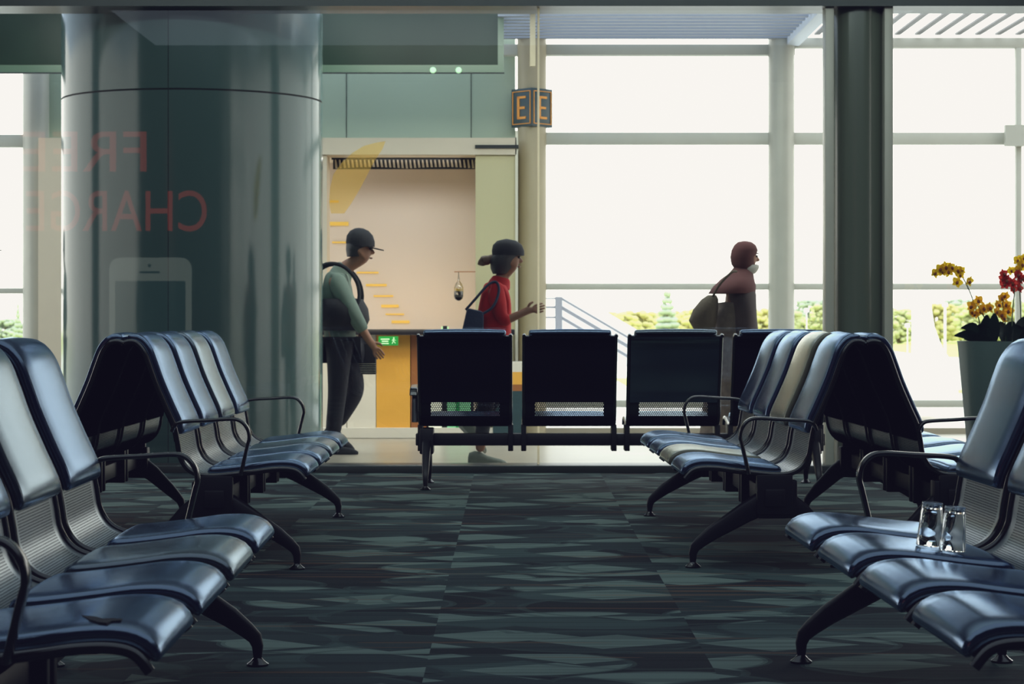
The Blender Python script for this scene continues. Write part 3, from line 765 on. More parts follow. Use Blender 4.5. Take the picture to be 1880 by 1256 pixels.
def tree(px, top, half, Y, mi, conif=False, lab=''):
    X = wx(px, Y); zt = wz(top - (0 if conif else 3), Y); r = half * (1.0 if conif else 1.45) * Y / F; H = zt - zg
    root = empty('airfield_tree', (X, Y, zg)); tag(root, lab, 'tree', 'trees beyond the airfield')
    MB().tube([(0, 0, 0), (0, 0, H * .6)], [r * .07, r * .04], 8).build('trunk', trunk, root)
    mb = MB()
    if conif:
        for k in range(7):
            t = k / 6; z = H * (.25 + .72 * t); w = r * (1.0 - .72 * t)
            for j in range(7):
                a = j * 2 * PI / 7 + k
                mb.ball((math.cos(a) * w * .55, math.sin(a) * w * .4, z + rt.uniform(-.1, .1) * H * .2), w * .5, w * .5, H * .055, 8, 5)
    else:
        for k in range(240):
            a = rt.uniform(0, 2 * PI); q_ = rt.uniform(.1, 1.0) ** .5; zz = rt.uniform(.08, .90)
            env = math.sqrt(max(.05, 1 - ((zz - .45) / .55) ** 2))
            b_ = rt.uniform(.07, .15) * r
            mb.ball((math.cos(a) * q_ * r * .95 * env, math.sin(a) * q_ * r * .5 * env, zz * H), b_ * 1.1, b_, b_ * .8, 8, 6)
    mb.build('crown', tm[mi], root, smooth=True)
tl = [(1120, 575, 40, 0, 'round yellow-green tree far off behind the outside stair'), (1165, 571, 36, 0, 'yellow-green tree at the foot of the outside stair top'),
      (1200, 574, 34, 1, 'pale green tree just left below the tall layered tree'), (1260, 570, 36, 0, 'yellow-green tree just right of the tall layered tree'),
      (1300, 567, 36, 0, 'yellow-green tree behind the brown bag'), (1395, 566, 34, 0, 'yellow-green tree between the person in brown and the grey column'),
      (1440, 572, 36, 1, 'pale green tree behind the grey facade column'), (1490, 548, 30, 2, 'bluish green tree left of the slim dark column'),
      (1515, 556, 26, 1, 'pale green tree touching the slim dark column'), (1650, 566, 34, 1, 'pale green tree just right of the slim dark column'),
      (1725, 556, 34, 0, 'yellow-green tree behind the white lamp pole'), (1765, 545, 30, 2, 'bluish green tree behind the orchids'), (1800, 552, 34, 1, 'pale green tree behind the orchid stems'), (1850, 548, 36, 1, 'pale green tree behind the red orchid'),
      (10, 585, 26, 2, 'low bluish green tree by the left edge')]
for i, (a, b, c, mi, lab) in enumerate(tl): tree(a, b, c, 470 + 12 * (i % 4), mi, False, lab)
tree(1225, 537, 26, 455, 2, True, 'tall layered conifer standing above the other trees')
tree(33, 560, 9, 455, 2, True, 'small pointed conifer in the left window')

# aircraft tail, parked on the apron
wht = pbr('aircraft_white_glow', rgb(244, 242, 238), 0.35, emit=(1, 1, 1, 1), estr=0.25)  # self-glow stands in for overexposed daylight on the white body
YA = 110.0; s_ = YA / F
root = empty('aircraft', (wx(1690, YA), YA, zg)); tag(root, 'white parked aircraft with its tall tail fin toward the windows', 'aircraft')
lz = lambda py: wz(py, YA) - zg
lx = lambda px: wx(px, YA) - root.location.x
MB().prism([(lx(1676), lz(440)), (lx(1697), lz(440)), (lx(1703), lz(533)), (lx(1713), lz(600)), (lx(1728), lz(640)), (lx(1745), lz(665)), (lx(1768), lz(690)), (lx(1768), lz(715)), (lx(1676), lz(715))], -.5, .5).build('tail_fin', wht, root, bevel=.15)
fz = lz(720)
MB().rings([[(r * math.cos(k * PI / 12) * 1.0, y, fz + r * .8 * math.sin(k * PI / 12)) for k in range(24)] for r, y in ((.3, -5), (1.1, -3), (1.9, 0), (2.4, 4), (2.5, 22), (1.6, 27), (.3, 30))]).build('fuselage', wht, root, smooth=True)
MB().prism([(-6, fz + .9), (6, fz + .9), (2, fz + 1.15), (-2, fz + 1.15)], 0, 1.8).build('tailplane', wht, root)
for a in (-1.6, 1.6):
    w_ = MB().tube([(a, 12, fz - 1.5), (a, 12, .5)], .12, 8).build('landing_gear', M['frame_grey'], root)
    MB().rings([[(a + dx_, 12 + .5 * math.cos(k * PI / 8), .5 + .5 * math.sin(k * PI / 8)) for k in range(16)] for dx_ in (-.2, .2)]).build('wheel', M['black'], w_, smooth=True)
# lamp poles
pole_w = pbr('glowing_white_pole', rgb(244, 242, 236), 0.5, emit=(1, 1, 1, 1), estr=0.2)  # self-glow added in place of daylight on the poles
for (a, top, wd, Y, lab) in ((1735, 560, 4.2, 90, 'thick white lamp pole standing right of the aircraft tail'), (1666, 598, 1.6, 90, 'thin white lamp post left of the aircraft tail'), (1481, 570, 1.6, 90, 'thin white lamp post between grey facade column and slim dark column')):
    e = Y / F; root = empty('lamp_post', (wx(a, Y), Y, zg)); tag(root, lab, 'lamp post', 'lamp posts on the apron')
    ht = wz(top, Y) - zg
    MB().tube([(0, 0, 0), (0, 0, ht)], wd * e * .5, 10).build('pole', pole_w, root, smooth=True)
    bx('lamp_head', pole_w, -4 * e, 4 * e, -.1, .1, ht - 3 * e, ht + 4 * e, root)
    bx('base_plate', M['frame_grey'], -.25, .25, -.25, .25, 0, .06, root)

# outside stair with solid parapet
YS = 25.0
wst = pbr('stair_white', rgb(226, 226, 228), 0.5); gst = pbr('stair_rail_grey', rgb(122, 126, 136), 0.45)
root = empty('outside_stair', (wx(1090, YS), YS, zg)); tag(root, 'white outside stair with grey handrails sloping down to the right', 'stair')
lx = lambda px, Y=YS: wx(px, Y) - root.location.x
lz = lambda py, Y=YS: wz(py, Y) - zg
sl_ = .585
def yy(px, b): return b + sl_ * (px - 1032)
MB().prism([(lx(1030), lz(548)), (lx(1052), lz(534)), (lx(1300), lz(534 + .585 * 248)), (lx(1300), lz(760)), (lx(1030), lz(602))], .55, .62).build('parapet', wst, root)
MB().prism([(lx(1000), lz(640)), (lx(1032), lz(640)), (lx(1300), lz(yy(1300, 640))), (lx(1300), lz(yy(1300, 668))), (lx(1032), lz(668)), (lx(1000), lz(668))], -.15, .7).build('flight', wst, root)
for b, t in ((547, 4.0), (562, 7), (581, 6)):
    MB().prism([(lx(1032), lz(b)), (lx(1300), lz(yy(1300, b))), (lx(1300), lz(yy(1300, b + t))), (lx(1032), lz(b + t))], -.03, .03).build('handrail', gst, root)
    MB().box(lx(990), lx(1032), -.03, .03, lz(b + t * .6), lz(b)).build('handrail', gst, root)
for a in (1019,): bx('post', gst, lx(a), lx(a + 13), -.05, .05, lz(668), lz(545), root)
bx('post', gst, lx(1200), lx(1210), -.05, .05, lz(yy(1205, 660)), lz(yy(1205, 548)), root)
bx('support', wst, lx(1010), lx(1040), .1, .5, 0, lz(660), root)
bx('support', wst, lx(1280), lx(1300), .1, .5, 0, lz(yy(1290, 660)), root)

# ------------------------------------------------------------------ planter and orchids
YP = 12.95; s_ = YP / F
planter_m = pbr('dark_stone_planter', rgb(92, 112, 106), 0.55, noise=0.12, nscale=6, bump=.1)
xc = wx(1845, YP + .25)
root = empty('planter', (xc, YP + .25, 0), 0.0); tag(root, 'tall square tapered grey-green planter holding orchids', 'planter')
zt = wz(627, YP)
def sq(h, z, r=.15):
    out_ = []
    for cx_, cy_, a0_ in ((1, 1, 0), (-1, 1, PI / 2), (-1, -1, PI), (1, -1, 3 * PI / 2)):
        for k in range(7):
            a = a0_ + k * PI / 12; out_.append((cx_ * (h - r) + r * math.cos(a), cy_ * (h - r) + r * math.sin(a), z))
    return out_
MB().rings([sq(.19, 0), sq(.20, .02), sq(.262, zt - .02), sq(.265, zt), sq(.235, zt), sq(.23, zt - .04)]).build('pot', planter_m, root, smooth=True, angle=.6)
MB().rings([sq(.232, zt - .045), sq(.232, zt - .02)]).build('soil', pbr('potting_bark', rgb(48, 36, 28), .95, bump=.5), root)

yel = pbr('orchid_yellow', rgb(236, 182, 40), 0.5, noise=.25, nscale=40); yel2 = pbr('orchid_amber', rgb(226, 150, 34), 0.5, noise=.3, nscale=40)
red = pbr('orchid_red', rgb(170, 56, 44), 0.5, noise=.3, nscale=40); lip = pbr('orchid_lip', rgb(130, 60, 30), .5); lip_y = pbr('orchid_lip_yellow', rgb(230, 170, 50), .5)
stem_m = pbr('orchid_stem', rgb(62, 84, 52), .5); leaf_m = pbr('orchid_leaf', rgb(24, 44, 36), .35, noise=.2, nscale=10)
def petal_mat(name, col):
    m, nt, out = new_mat(name)
    tc = nd(nt, 'ShaderNodeTexCoord'); nz = nd(nt, 'ShaderNodeTexNoise'); nz.inputs['Scale'].default_value = 60
    lk(nt, tc.outputs['Object'], nz.inputs['Vector'])
    mx = nd(nt, 'ShaderNodeMix', data_type='RGBA'); mx.inputs[6].default_value = tuple(c * .7 for c in col[:3]) + (1,); mx.inputs[7].default_value = col
    lk(nt, nz.outputs['Fac'], mx.inputs[0])
    d = nd(nt, 'ShaderNodeBsdfDiffuse'); t = nd(nt, 'ShaderNodeBsdfTranslucent'); lk(nt, mx.outputs[2], d.inputs['Color']); lk(nt, mx.outputs[2], t.inputs['Color'])
    ms = nd(nt, 'ShaderNodeMixShader'); ms.inputs['Fac'].default_value = .6
    lk(nt, d.outputs[0], ms.inputs[1]); lk(nt, t.outputs[0], ms.inputs[2]); lk(nt, ms.outputs[0], out.inputs['Surface']); return m
yel = petal_mat('orchid_petal_yellow', rgb(252, 214, 50)); yel2 = petal_mat('orchid_petal_amber', rgb(250, 190, 50)); red = petal_mat('orchid_petal_red', rgb(206, 70, 60))
def flower(r, rng, lipm_idx=1):
    mb = MB()
    for k in range(5):
        a = PI / 2 + k * 2 * PI / 5; w = .52 if k in (1, 4) else .34
        L = []; R_ = []
        for t in (0.05, .3, .6, .85, 1.0):
            ww = r * w * math.sin(PI * min(1, t * .86 + .1)); dd = -r * .25 * t * t
            L.append((math.cos(a) * r * t - math.sin(a) * ww, dd, math.sin(a) * r * t + math.cos(a) * ww))
            R_.append((math.cos(a) * r * t + math.sin(a) * ww, dd + .001, math.sin(a) * r * t - math.cos(a) * ww))
        n = len(L); mb.add(L + R_, [(i, i + 1, n + i + 1, n + i) for i in range(n - 1)])
    mb.cm = 1
    mb.ball((0, -r * .28, -r * .18), r * .26, r * .3, r * .34, 8, 5)
    mb.cm = 0
    return mb
def leafmesh(p0, p1, bend, w):
    p0 = Vector(p0); p1 = Vector(p1); mb = MB(); rows = []
    d = (p1 - p0); side = d.cross(Vector((0, 0, 1)));
    side = side.normalized() if side.length > 1e-4 else Vector((1, 0, 0))
    side = (side * .5 + Vector((d.x, 0, d.z)).cross(Vector((0, 1, 0))).normalized() * .85).normalized()
    N = 9
    for i in range(N):
        t = i / (N - 1); c = p0.lerp(p1, t) + Vector((0, 0, bend * math.sin(PI * t)))
        ww = w * (math.sin(PI * (t * .86 + .12)) ** .8) * .5
        rows.append([c - side * ww, c + Vector((0, .006, -.006)), c + side * ww])
    v = [p for r_ in rows for p in r_]; f = []
    for i in range(N - 1):
        for j in range(2): f.append((i * 3 + j, i * 3 + j + 1, i * 3 + j + 4, i * 3 + j + 3))
    return mb.add(v, f)
rf = random.Random(5)
def orchid(lab, base_px, stem_px, flowers, mats, leaves, dy):
    Y0 = YP + .25 + dy
    base = W(base_px, 632, Y0); base.z = zt - .0185
    root = empty('potted_orchid', base); tag(root, lab, 'orchid', 'orchids in the planter')
    e = Y0 / F
    P = [Vector((0, 0, 0))] + [W(a, b, Y0) - base for a, b in stem_px]
    MB().tube(catmull(P, 6), .0038, 7).build('stem', stem_m, root, smooth=True)
    for (a, b) in flowers:
        fo = flower(rf.uniform(8.5, 11.5) * e, rf).build('flower', mats, root)
        fo.location = W(a, b, Y0 + rf.uniform(-.03, .01)) - base
        fo.rotation_euler = (rf.uniform(-.35, .3), rf.uniform(-.5, .5), rf.uniform(-.7, .7))
    for (a, b, w, bend) in leaves:
        leafmesh((0, 0, 0), W(a, b, Y0 + rf.uniform(-.1, .05)) - base, bend, w).build('leaf', leaf_m, root, smooth=True)
orchid('yellow orchid whose spray arches over to the left', 1806, [(1798, 590), (1788, 556), (1777, 528), (1766, 508), (1750, 494), (1730, 493), (1712, 505)],
       [(1717, 501), (1726, 494), (1736, 490), (1746, 491), (1757, 496), (1763, 505), (1757, 518), (1779, 516), (1742, 499), (1765, 497), (1730, 499)], [yel, lip],
       [(1752, 616, .07, .03), (1764, 602, .075, .05), (1812, 577, .08, .0)], .0)
orchid('short yellow orchid low over the left rim of the planter', 1822, [(1815, 600), (1803, 575), (1792, 556)],
       [(1785, 562), (1797, 552), (1783, 574), (1805, 566), (1791, 577), (1816, 565), (1800, 572)], [yel2, lip],
       [(1770, 622, .07, .02), (1826, 574, .08, .0), (1795, 596, .06, .03)], -.05)
orchid('upright amber orchid in the middle of the planter', 1846, [(1846, 600), (1842, 570), (1840, 545)],
       [(1832, 560), (1838, 548), (1846, 544), (1829, 573), (1848, 560), (1838, 578), (1851, 571), (1842, 585)], [yel2, lip],
       [(1835, 590, .07, .02), (1862, 590, .08, .03)], .03)
orchid('dark red orchid above the planter', 1858, [(1858, 590), (1860, 560), (1862, 530), (1852, 512)],
       [(1842, 503), (1848, 514), (1860, 520), (1872, 514), (1845, 523), (1868, 504), (1879, 511), (1860, 530), (1871, 529), (1842, 512)], [red, lip],
       [(1885, 580, .08, .02), (1876, 600, .09, .04)], .0)
orchid('tall yellow orchid above the red one', 1872, [(1874, 580), (1872, 530), (1872, 495), (1874, 478)],
       [(1868, 478), (1876, 486), (1856, 497), (1867, 497), (1879, 474), (1872, 492)], [yel, lip],
       [(1900, 600, .09, .03), (1895, 575, .08, .01)], .06)

# ------------------------------------------------------------------ tumblers on the right front bench
m_, nt, out = new_mat('clear_tumbler_glass')
g = nd(nt, 'ShaderNodeBsdfPrincipled'); g.inputs['Base Color'].default_value = (.94, .97, 1, 1); g.inputs['Transmission Weight'].default_value = 1.0; g.inputs['Roughness'].default_value = 0.02; g.inputs['IOR'].default_value = 1.45
lk(nt, g.outputs[0], out.inputs['Surface']); M['tumbler'] = m_
tpro = [(.0310, 0), (.0318, .003), (.0300, .03), (.0262, .082), (.0245, .100), (.0225, .104), (.001, .104), (.001, .090), (.0215, .0895), (.0235, .08), (.0270, .03), (.0288, .002)]
tprev = None
for i, (px_, py_, lab) in enumerate(((1706, 1011, 'left clear upturned tumbler on the second seat of the right front bench'), (1748, 1019, 'right clear upturned tumbler on the second seat of the right front bench'))):
    Yt = 5.28 - i * .06
    X = wx(px_, Yt); u = X - .790 + .001
    p, nn = prof_at(arc_of(u, .38)); zt_ = p.y + .0395
    root = empty('tumbler', (X, Yt, zt_ + .001)); tag(root, lab, 'tumbler', 'tumblers on the right front bench')
    root.rotation_euler = (0, .075, 0)
    MB().rings([[(r * math.cos(2 * PI * k / 32), r * math.sin(2 * PI * k / 32), z) for k in range(32)] for r, z in tpro], False).build('glass_body', M['tumbler'], root, smooth=True, angle=.8)
    MB().lathe([(.0240, .0985), (.0252, .1005), (.0248, .1045), (.0236, .106), (.001, .106)], (0, 0, 0), 32, False).build('thick_base', M['tumbler'], root, smooth=True)

# ------------------------------------------------------------------ people
def skin_obj(name, nodes, edges, mat, parent, levels=2, root_key=None, smooth=True):
    """nodes: key -> (x, y, z, r); grown as one continuous surface"""
    keys = list(nodes.keys()); idx = {k: i for i, k in enumerate(keys)}
    me = bpy.data.meshes.new(name)
    me.from_pydata([nodes[k][:3] for k in keys], [(idx[a], idx[b]) for a, b in edges], [])
    ob = bpy.data.objects.new(name, me); COL.objects.link(ob)
    ms = ob.modifiers.new('Skin', 'SKIN'); ms.use_smooth_shade = True
    for i, k in enumerate(keys):
        d = me.skin_vertices[0].data[i]; r = nodes[k][3]
        d.radius = r if isinstance(r, (tuple, list)) else (r, r)
        d.use_root = (k == (root_key or keys[0]))
    sb = ob.modifiers.new('Sub', 'SUBSURF'); sb.levels = levels; sb.render_levels = levels
    dg = bpy.context.evaluated_depsgraph_get()
    m2 = bpy.data.meshes.new_from_object(ob.evaluated_get(dg))
    ob.modifiers.clear(); ob.data = m2; bpy.data.meshes.remove(me)
    m2.materials.clear(); m2.materials.append(mat)
    for p in m2.polygons: p.use_smooth = True
    ob.parent = parent
    return ob

def add_hand(nodes, edges, wrist, tip, tag_, side, curl=.5, s=1.0):
    """palm with four unequal bent fingers and a side thumb, from the wrist toward tip"""
    w = Vector(nodes[wrist][:3]); d = (Vector(tip) - w).normalized()
    lat = Vector((0, side, 0)); lat = (lat - d * lat.dot(d)).normalized()      # palm normal
    acr = d.cross(lat).normalized()
    pk = tag_ + 'palm'; pc = w + d * .045 * s
    nodes[pk] = (*pc, .024 * s); edges.append((wrist, pk))
    kk = tag_ + 'knuck'; kc = w + d * .078 * s
    nodes[kk] = (*kc, .022 * s); edges.append((pk, kk))
    for i, (off, ln) in enumerate(((-.028, .062), (-.0095, .075), (.0095, .070), (.028, .054))):
        a = kc + acr * off * s + d * .012 * s
        dirs = [d, (d * math.cos(curl) - lat * math.sin(curl)).normalized(), (d * math.cos(curl * 2) - lat * math.sin(curl * 2)).normalized()]
        p = a; prev = kk
        for j in range(3):
            key = f'{tag_}f{i}{j}'
            if j == 0: nodes[key] = (*p, .0088 * s)
            else:
                p = p + dirs[j - 1 if j < 3 else 2] * ln * s * .5
                nodes[key] = (*p, (.0085 if j == 1 else .007) * s)
            edges.append((prev, key)); prev = key
    t0 = pc + acr * -.026 * s - d * .012 * s; t1 = t0 + (d * .7 - acr * .7) * .034 * s; t2 = t1 + (d * .9 - acr * .2 - lat * .3).normalized() * .03 * s
    for j, (p, r) in enumerate(((t0, .012), (t1, .0105), (t2, .008))):
        nodes[f'{tag_}t{j}'] = (*p, r * s)
    edges += [(pk, tag_ + 't0'), (tag_ + 't0', tag_ + 't1'), (tag_ + 't1', tag_ + 't2')]

def head_nodes(nodes, edges, c, neck, k=1.0):
    x, y, z = c
    nodes['jaw'] = (x + .012 * k, y, z - .068 * k, (.056 * k, .058 * k)); edges.append((neck, 'jaw'))
    nodes['mid'] = (x + .002, y, z + .002, (.079 * k, .092 * k)); edges.append(('jaw', 'mid'))
    nodes['crown'] = (x - .012 * k, y, z + .062 * k, (.066 * k, .078 * k)); edges.append(('mid', 'crown'))
    nodes['nose0'] = (x + .074 * k, y, z - .012 * k, .026 * k); nodes['nose1'] = (x + .108 * k, y, z - .026 * k, .011 * k)
    edges += [('mid', 'nose0'), ('nose0', 'nose1')]
    for sg, nm in ((-1, 'earR'), (1, 'earL')):
        nodes[nm] = (x - .01 * k, y + sg * .088 * k, z - .012 * k, (.012 * k, .02 * k)); edges.append(('mid', nm))

def face_parts(parent, c, k=1.0):
    x, y, z = c
    for sg in (-1, 1):
        MB().ball((x + .078 * k, y + sg * .034 * k, z + .006 * k), .012 * k, .013 * k, .010 * k, 10, 6).build('eye', M['eye'], parent, smooth=True)
        MB().box(x + .082 * k, x + .094 * k, y + sg * .034 * k - .017, y + sg * .034 * k + .017, z + .026 * k, z + .033 * k).build('eyebrow', M['hair'], parent, bevel=.002)
    MB().ball((x + .078 * k, y, z - .062 * k), .012 * k, .026 * k, .007 * k, 12, 6).build('mouth', M['lip'], parent, smooth=True)

def loft(rows, n=28):
    """rows: (z, cx, cy, rx, ry)"""
    return MB().rings([[(cx + rx * math.cos(2 * PI * k / n), cy + ry * math.sin(2 * PI * k / n), z) for k in range(n)] for z, cx, cy, rx, ry in rows])

M['skin'] = pbr('skin_brown', rgb(150, 104, 78), .55, noise=.06)
M['eye'] = pbr('eye_dark', rgb(28, 22, 20), .2)
M['lip'] = pbr('lip_tone', rgb(128, 74, 64), .5)
M['hair'] = pbr('black_hair', rgb(20, 18, 18), .5, bump=.3, bscale=200)
M['cloth_black'] = pbr('black_cloth', rgb(13, 14, 18), .85, bump=.2, bscale=30)
M['cloth_navy'] = pbr('navy_trouser_cloth', rgb(15, 17, 25), .85, bump=.2, bscale=25)
M['cloth_grey'] = pbr('grey_green_sweater', rgb(110, 124, 112), .9, noise=.12, nscale=5, bump=.3, bscale=22)
M['cloth_red'] = pbr('red_cotton', rgb(190, 28, 24), .85, noise=.15, nscale=6, bump=.25, bscale=18)
M['cloth_maroon'] = pbr('maroon_cape_cloth', rgb(84, 46, 42), .9, noise=.2, nscale=8, bump=.3, bscale=16)
M['cloth_brown'] = pbr('dark_brown_robe', rgb(62, 52, 50), .9, noise=.15, nscale=6, bump=.3, bscale=14)
M['cloth_print'] = pbr('mottled_grey_brown_print', rgb(106, 94, 84), .9, noise=.55, nscale=22, bump=.2)
M['bag_olive'] = pbr('olive_brown_canvas', rgb(84, 74, 58), .85, noise=.2, nscale=8, bump=.3)
M['bag_blue'] = pbr('dark_blue_canvas', rgb(34, 44, 66), .85, noise=.15, bump=.2)
M['sneaker'] = pbr('pale_sneaker_mesh', rgb(124, 130, 116), .8, noise=.12, nscale=30)
M['sole'] = pbr('sneaker_sole', rgb(176, 176, 164), .7)
M['collar'] = pbr('pale_face_mask', rgb(196, 192, 182), .8)

def shoe(parent, ax, ay, az, pitch, mat, solem, L=.27, k=1.0):
    """shoe with upper, sole; ax.. is the ankle point; toe along +x, pitched about y"""
    rows = []
    for t, zt_, hw in ((-.30, .055, .024), (-.27, .085, .033), (-.12, .098, .037), (.05, .088, .039), (.2, .066, .044), (.38, .052, .046), (.55, .042, .042), (.66, .030, .028), (.70, .018, .012)):
        x = t * L
        rows.append([(x, hw * math.cos(a) * 1.0, .018 + (zt_ - .018) * max(0, math.sin(a)) ** .8 if math.sin(a) > 0 else .018) for a in [2 * PI * q / 16 for q in range(16)]])
    up = MB().rings(rows).build('shoe', mat, parent, smooth=True, angle=1.2)
    so = []
    out_ = [(-.31, .022), (-.29, .034), (-.1, .038), (.1, .040), (.3, .047), (.5, .046), (.64, .032), (.71, .012)]
    poly = [(x * L, h_) for x, h_ in out_] + [(x * L, -h_) for x, h_ in reversed(out_)]
    n_ = len(poly)
    mb = MB().add([(x, y, 0) for x, y in poly] + [(x, y, .022) for x, y in poly], [tuple(range(n_)), tuple(reversed(range(n_, 2 * n_)))] + [(i, (i + 1) % n_, (i + 1) % n_ + n_, i + n_) for i in range(n_)])
    sl2 = mb.build('sole', solem, up, bevel=.004)
    up.location = (ax, ay, az - .07 * 1.0) if pitch else (ax, ay, az)
    up.rotation_euler = (0, pitch, 0)
    return up

def make_man():
    Y0 = 15.95
    root = empty('person', (wx(630, Y0), Y0, -.004))
    N = {}; E = []
    N['pel'] = (-.02, 0, .83, (.135, .10)); N['belly'] = (-.035, 0, .98, (.13, .10)); N['chest'] = (-.05, 0, 1.17, (.15, .105)); N['nb'] = (-.02, 0, 1.33, .062); N['neck'] = (.045, 0, 1.385, .054)
    E += [('pel', 'belly'), ('belly', 'chest'), ('chest', 'nb'), ('nb', 'neck')]
    hc = (.128, 0, 1.492); head_nodes(N, E, hc, 'neck', .98)
    N['sR'] = (-.045, -.165, 1.275, .058); N['eR'] = (.085, -.215, 1.03, .043); N['wR'] = (.205, -.195, .825, .029)
    N['sL'] = (-.045, .165, 1.275, .058); N['eL'] = (.0, .235, 1.035, .043); N['wL'] = (.125, .130, .915, .029)
    E += [('chest', 'sR'), ('sR', 'eR'), ('eR', 'wR'), ('chest', 'sL'), ('sL', 'eL'), ('eL', 'wL')]
    N['hR'] = (-.02, -.085, .78, .085); N['kR'] = (-.035, -.085, .445, .056); N['aR'] = (-.075, -.085, .085, .038)
    N['hL'] = (.0, .085, .78, .085); N['kL'] = (.095, .085, .46, .056); N['aL'] = (-.075, .09, .18, .038)
    for s in 'RL': E += [('pel', 'h' + s), ('h' + s, 'k' + s), ('k' + s, 'a' + s)]
    add_hand(N, E, 'wR', (.27, -.19, .735), 'R', -1, .5); add_hand(N, E, 'wL', (.165, .10, .84), 'L', 1, .9)
    body = skin_obj('body', N, E, M['skin'], root); face_parts(body, hc, .98)
    g = lambda k, r, dz=0: (*N[k][:3], r)
    T = {'hem': (-.02, 0, .78, (.17, .13)), 'pel': (-.022, 0, .87, (.165, .125)), 'belly': (-.035, 0, .99, (.155, .13)), 'chest': (-.048, 0, 1.17, (.178, .135)), 'up': (-.035, 0, 1.265, (.15, .115)), 'nb': (.0, 0, 1.345, .082), 'col': (.03, 0, 1.375, .075), 'sR': g('sR', .078), 'eR': g('eR', .062), 'cR': (.17, -.2, .885, .048), 'sL': g('sL', .078), 'eL': g('eL', .06), 'cL': (.09, .165, .95, .048)}
    skin_obj('sweater', T, [('hem', 'pel'), ('pel', 'belly'), ('belly', 'chest'), ('chest', 'up'), ('up', 'nb'), ('nb', 'col'), ('chest', 'sR'), ('sR', 'eR'), ('eR', 'cR'), ('chest', 'sL'), ('sL', 'eL'), ('eL', 'cL')], M['cloth_grey'], root)
    P = {'pel': (-.02, 0, .84, (.158, .118)), 'hR': g('hR', .104), 'kR': g('kR', .074), 'aR': (-.07, -.085, .12, .060), 'hL': g('hL', .104), 'kL': g('kL', .074), 'aL': (-.065, .09, .20, .060)}
    skin_obj('trousers', P, [('pel', 'hR'), ('hR', 'kR'), ('kR', 'aR'), ('pel', 'hL'), ('hL', 'kL'), ('kL', 'aL')], M['cloth_navy'], root)
    loft([(.90, -.01, 0, .10, .12), (.905, -.005, 0, .165, .20), (.98, .005, -.01, .19, .265), (1.06, .0, -.01, .185, .27), (1.13, -.02, 0, .165, .245), (1.14, -.03, 0, .10, .15)]).build('dark_body_warmer', M['cloth_black'], root, smooth=True, angle=1.2)
    shoe(root, -.075, -.085, .0, 0, M['cloth_black'], M['cloth_black'], .27)
    shoe(root, -.09, .09, .17, .55, M['cloth_black'], M['cloth_black'], .27)
    # cap with brim over short hair
    hx, hz = hc[0], hc[2]
    h_ = loft([(hz - .05, hx - .045, 0, .055, .078), (hz + .0, hx - .03, 0, .078, .088), (hz + .05, hx - .014, 0, .092, .088), (hz + .07, hx - .01, 0, .08, .07)]).build('hair', M['hair'], root, smooth=True)
    cp = loft([(hz + .022, hx + .0, 0, .104, .093), (hz + .06, hx - .002, 0, .106, .094), (hz + .105, hx - .006, 0, .096, .085), (hz + .140, hx - .010, 0, .068, .06), (hz + .158, hx - .012, 0, .03, .028), (hz + .161, hx - .012, 0, .004, .004)]).build('cap', M['cloth_black'], root, smooth=True, angle=1.3)
    br = []
    for k in range(13):
        a = -PI / 2 + PI * k / 12; br.append((hx + .055 + .115 * math.cos(a), .086 * math.sin(a)))
    nb = len(br)
    top = [(x, y, hz + .036 - .30 * (x - hx - .05) - .9 * y * y) for x, y in br]
    MB().add(top + [(x, y, z - .008) for x, y, z in top], [tuple(range(nb)), tuple(reversed(range(nb, 2 * nb)))] + [(i, i + nb, (i + 1) % nb + nb, (i + 1) % nb) for i in range(nb)]).build('cap_brim', M['cloth_black'], cp)
    return root
man = make_man(); tag(man, 'person in dark cap and grey sweater walking right beside the wide metal column', 'person')
edge = copy_tree(man); edge.location.x -= 702 * 15.95 / F; edge.location.z = -.004
tag(edge, 'person at the left edge, only a dark cap brim and hand in view', 'person')

# backpack and bag of the man
mx_, my_ = man.location.x, man.location.y
root = empty('backpack', (mx_ - .315, my_, .98)); tag(root, 'black backpack worn by the person in the dark cap', 'backpack')
loft([(-.03, 0, 0, .05, .10), (-.02, 0, 0, .075, .145), (.10, -.01, 0, .085, .155), (.25, .0, 0, .075, .145), (.34, .015, 0, .045, .10), (.35, .02, 0, .02, .05)]).build('pack', M['cloth_black'], root, smooth=True)
for sg in (-1, 1):
    MB().tube(catmull([(.05, sg * .10, .30), (.20, sg * .12, .40), (.34, sg * .125, .375), (.435, sg * .13, .24), (.40, sg * .17, .08), (.07, sg * .14, .0)], 5), .014, 8).build('strap', M['cloth_black'], root, smooth=True)
root = empty('carrier_bag', (mx_ + .165, my_ + .10, .575)); tag(root, 'black carrier bag with fine pale stripes in the hand of the capped person', 'bag')
MB().box(-.065, .07, -.05, .05, 0, .225).build('sack', M['cloth_black'], root, bevel=.006)
st = MB()
for k in range(6): st.box(-.064, .069, -.0525, -.0495, .012 + k * .013, .0145 + k * .013)
st.build('stripes', M['frame_grey'], root)
for sy in (-.03, .03): MB().tube(catmull([(-.04, sy, .22), (-.025, sy * .5, .262), (.0, 0, .272), (.025, sy * .5, .262), (.04, sy, .22)], 5), .004, 6).build('handle', M['cloth_black'], root, smooth=True)

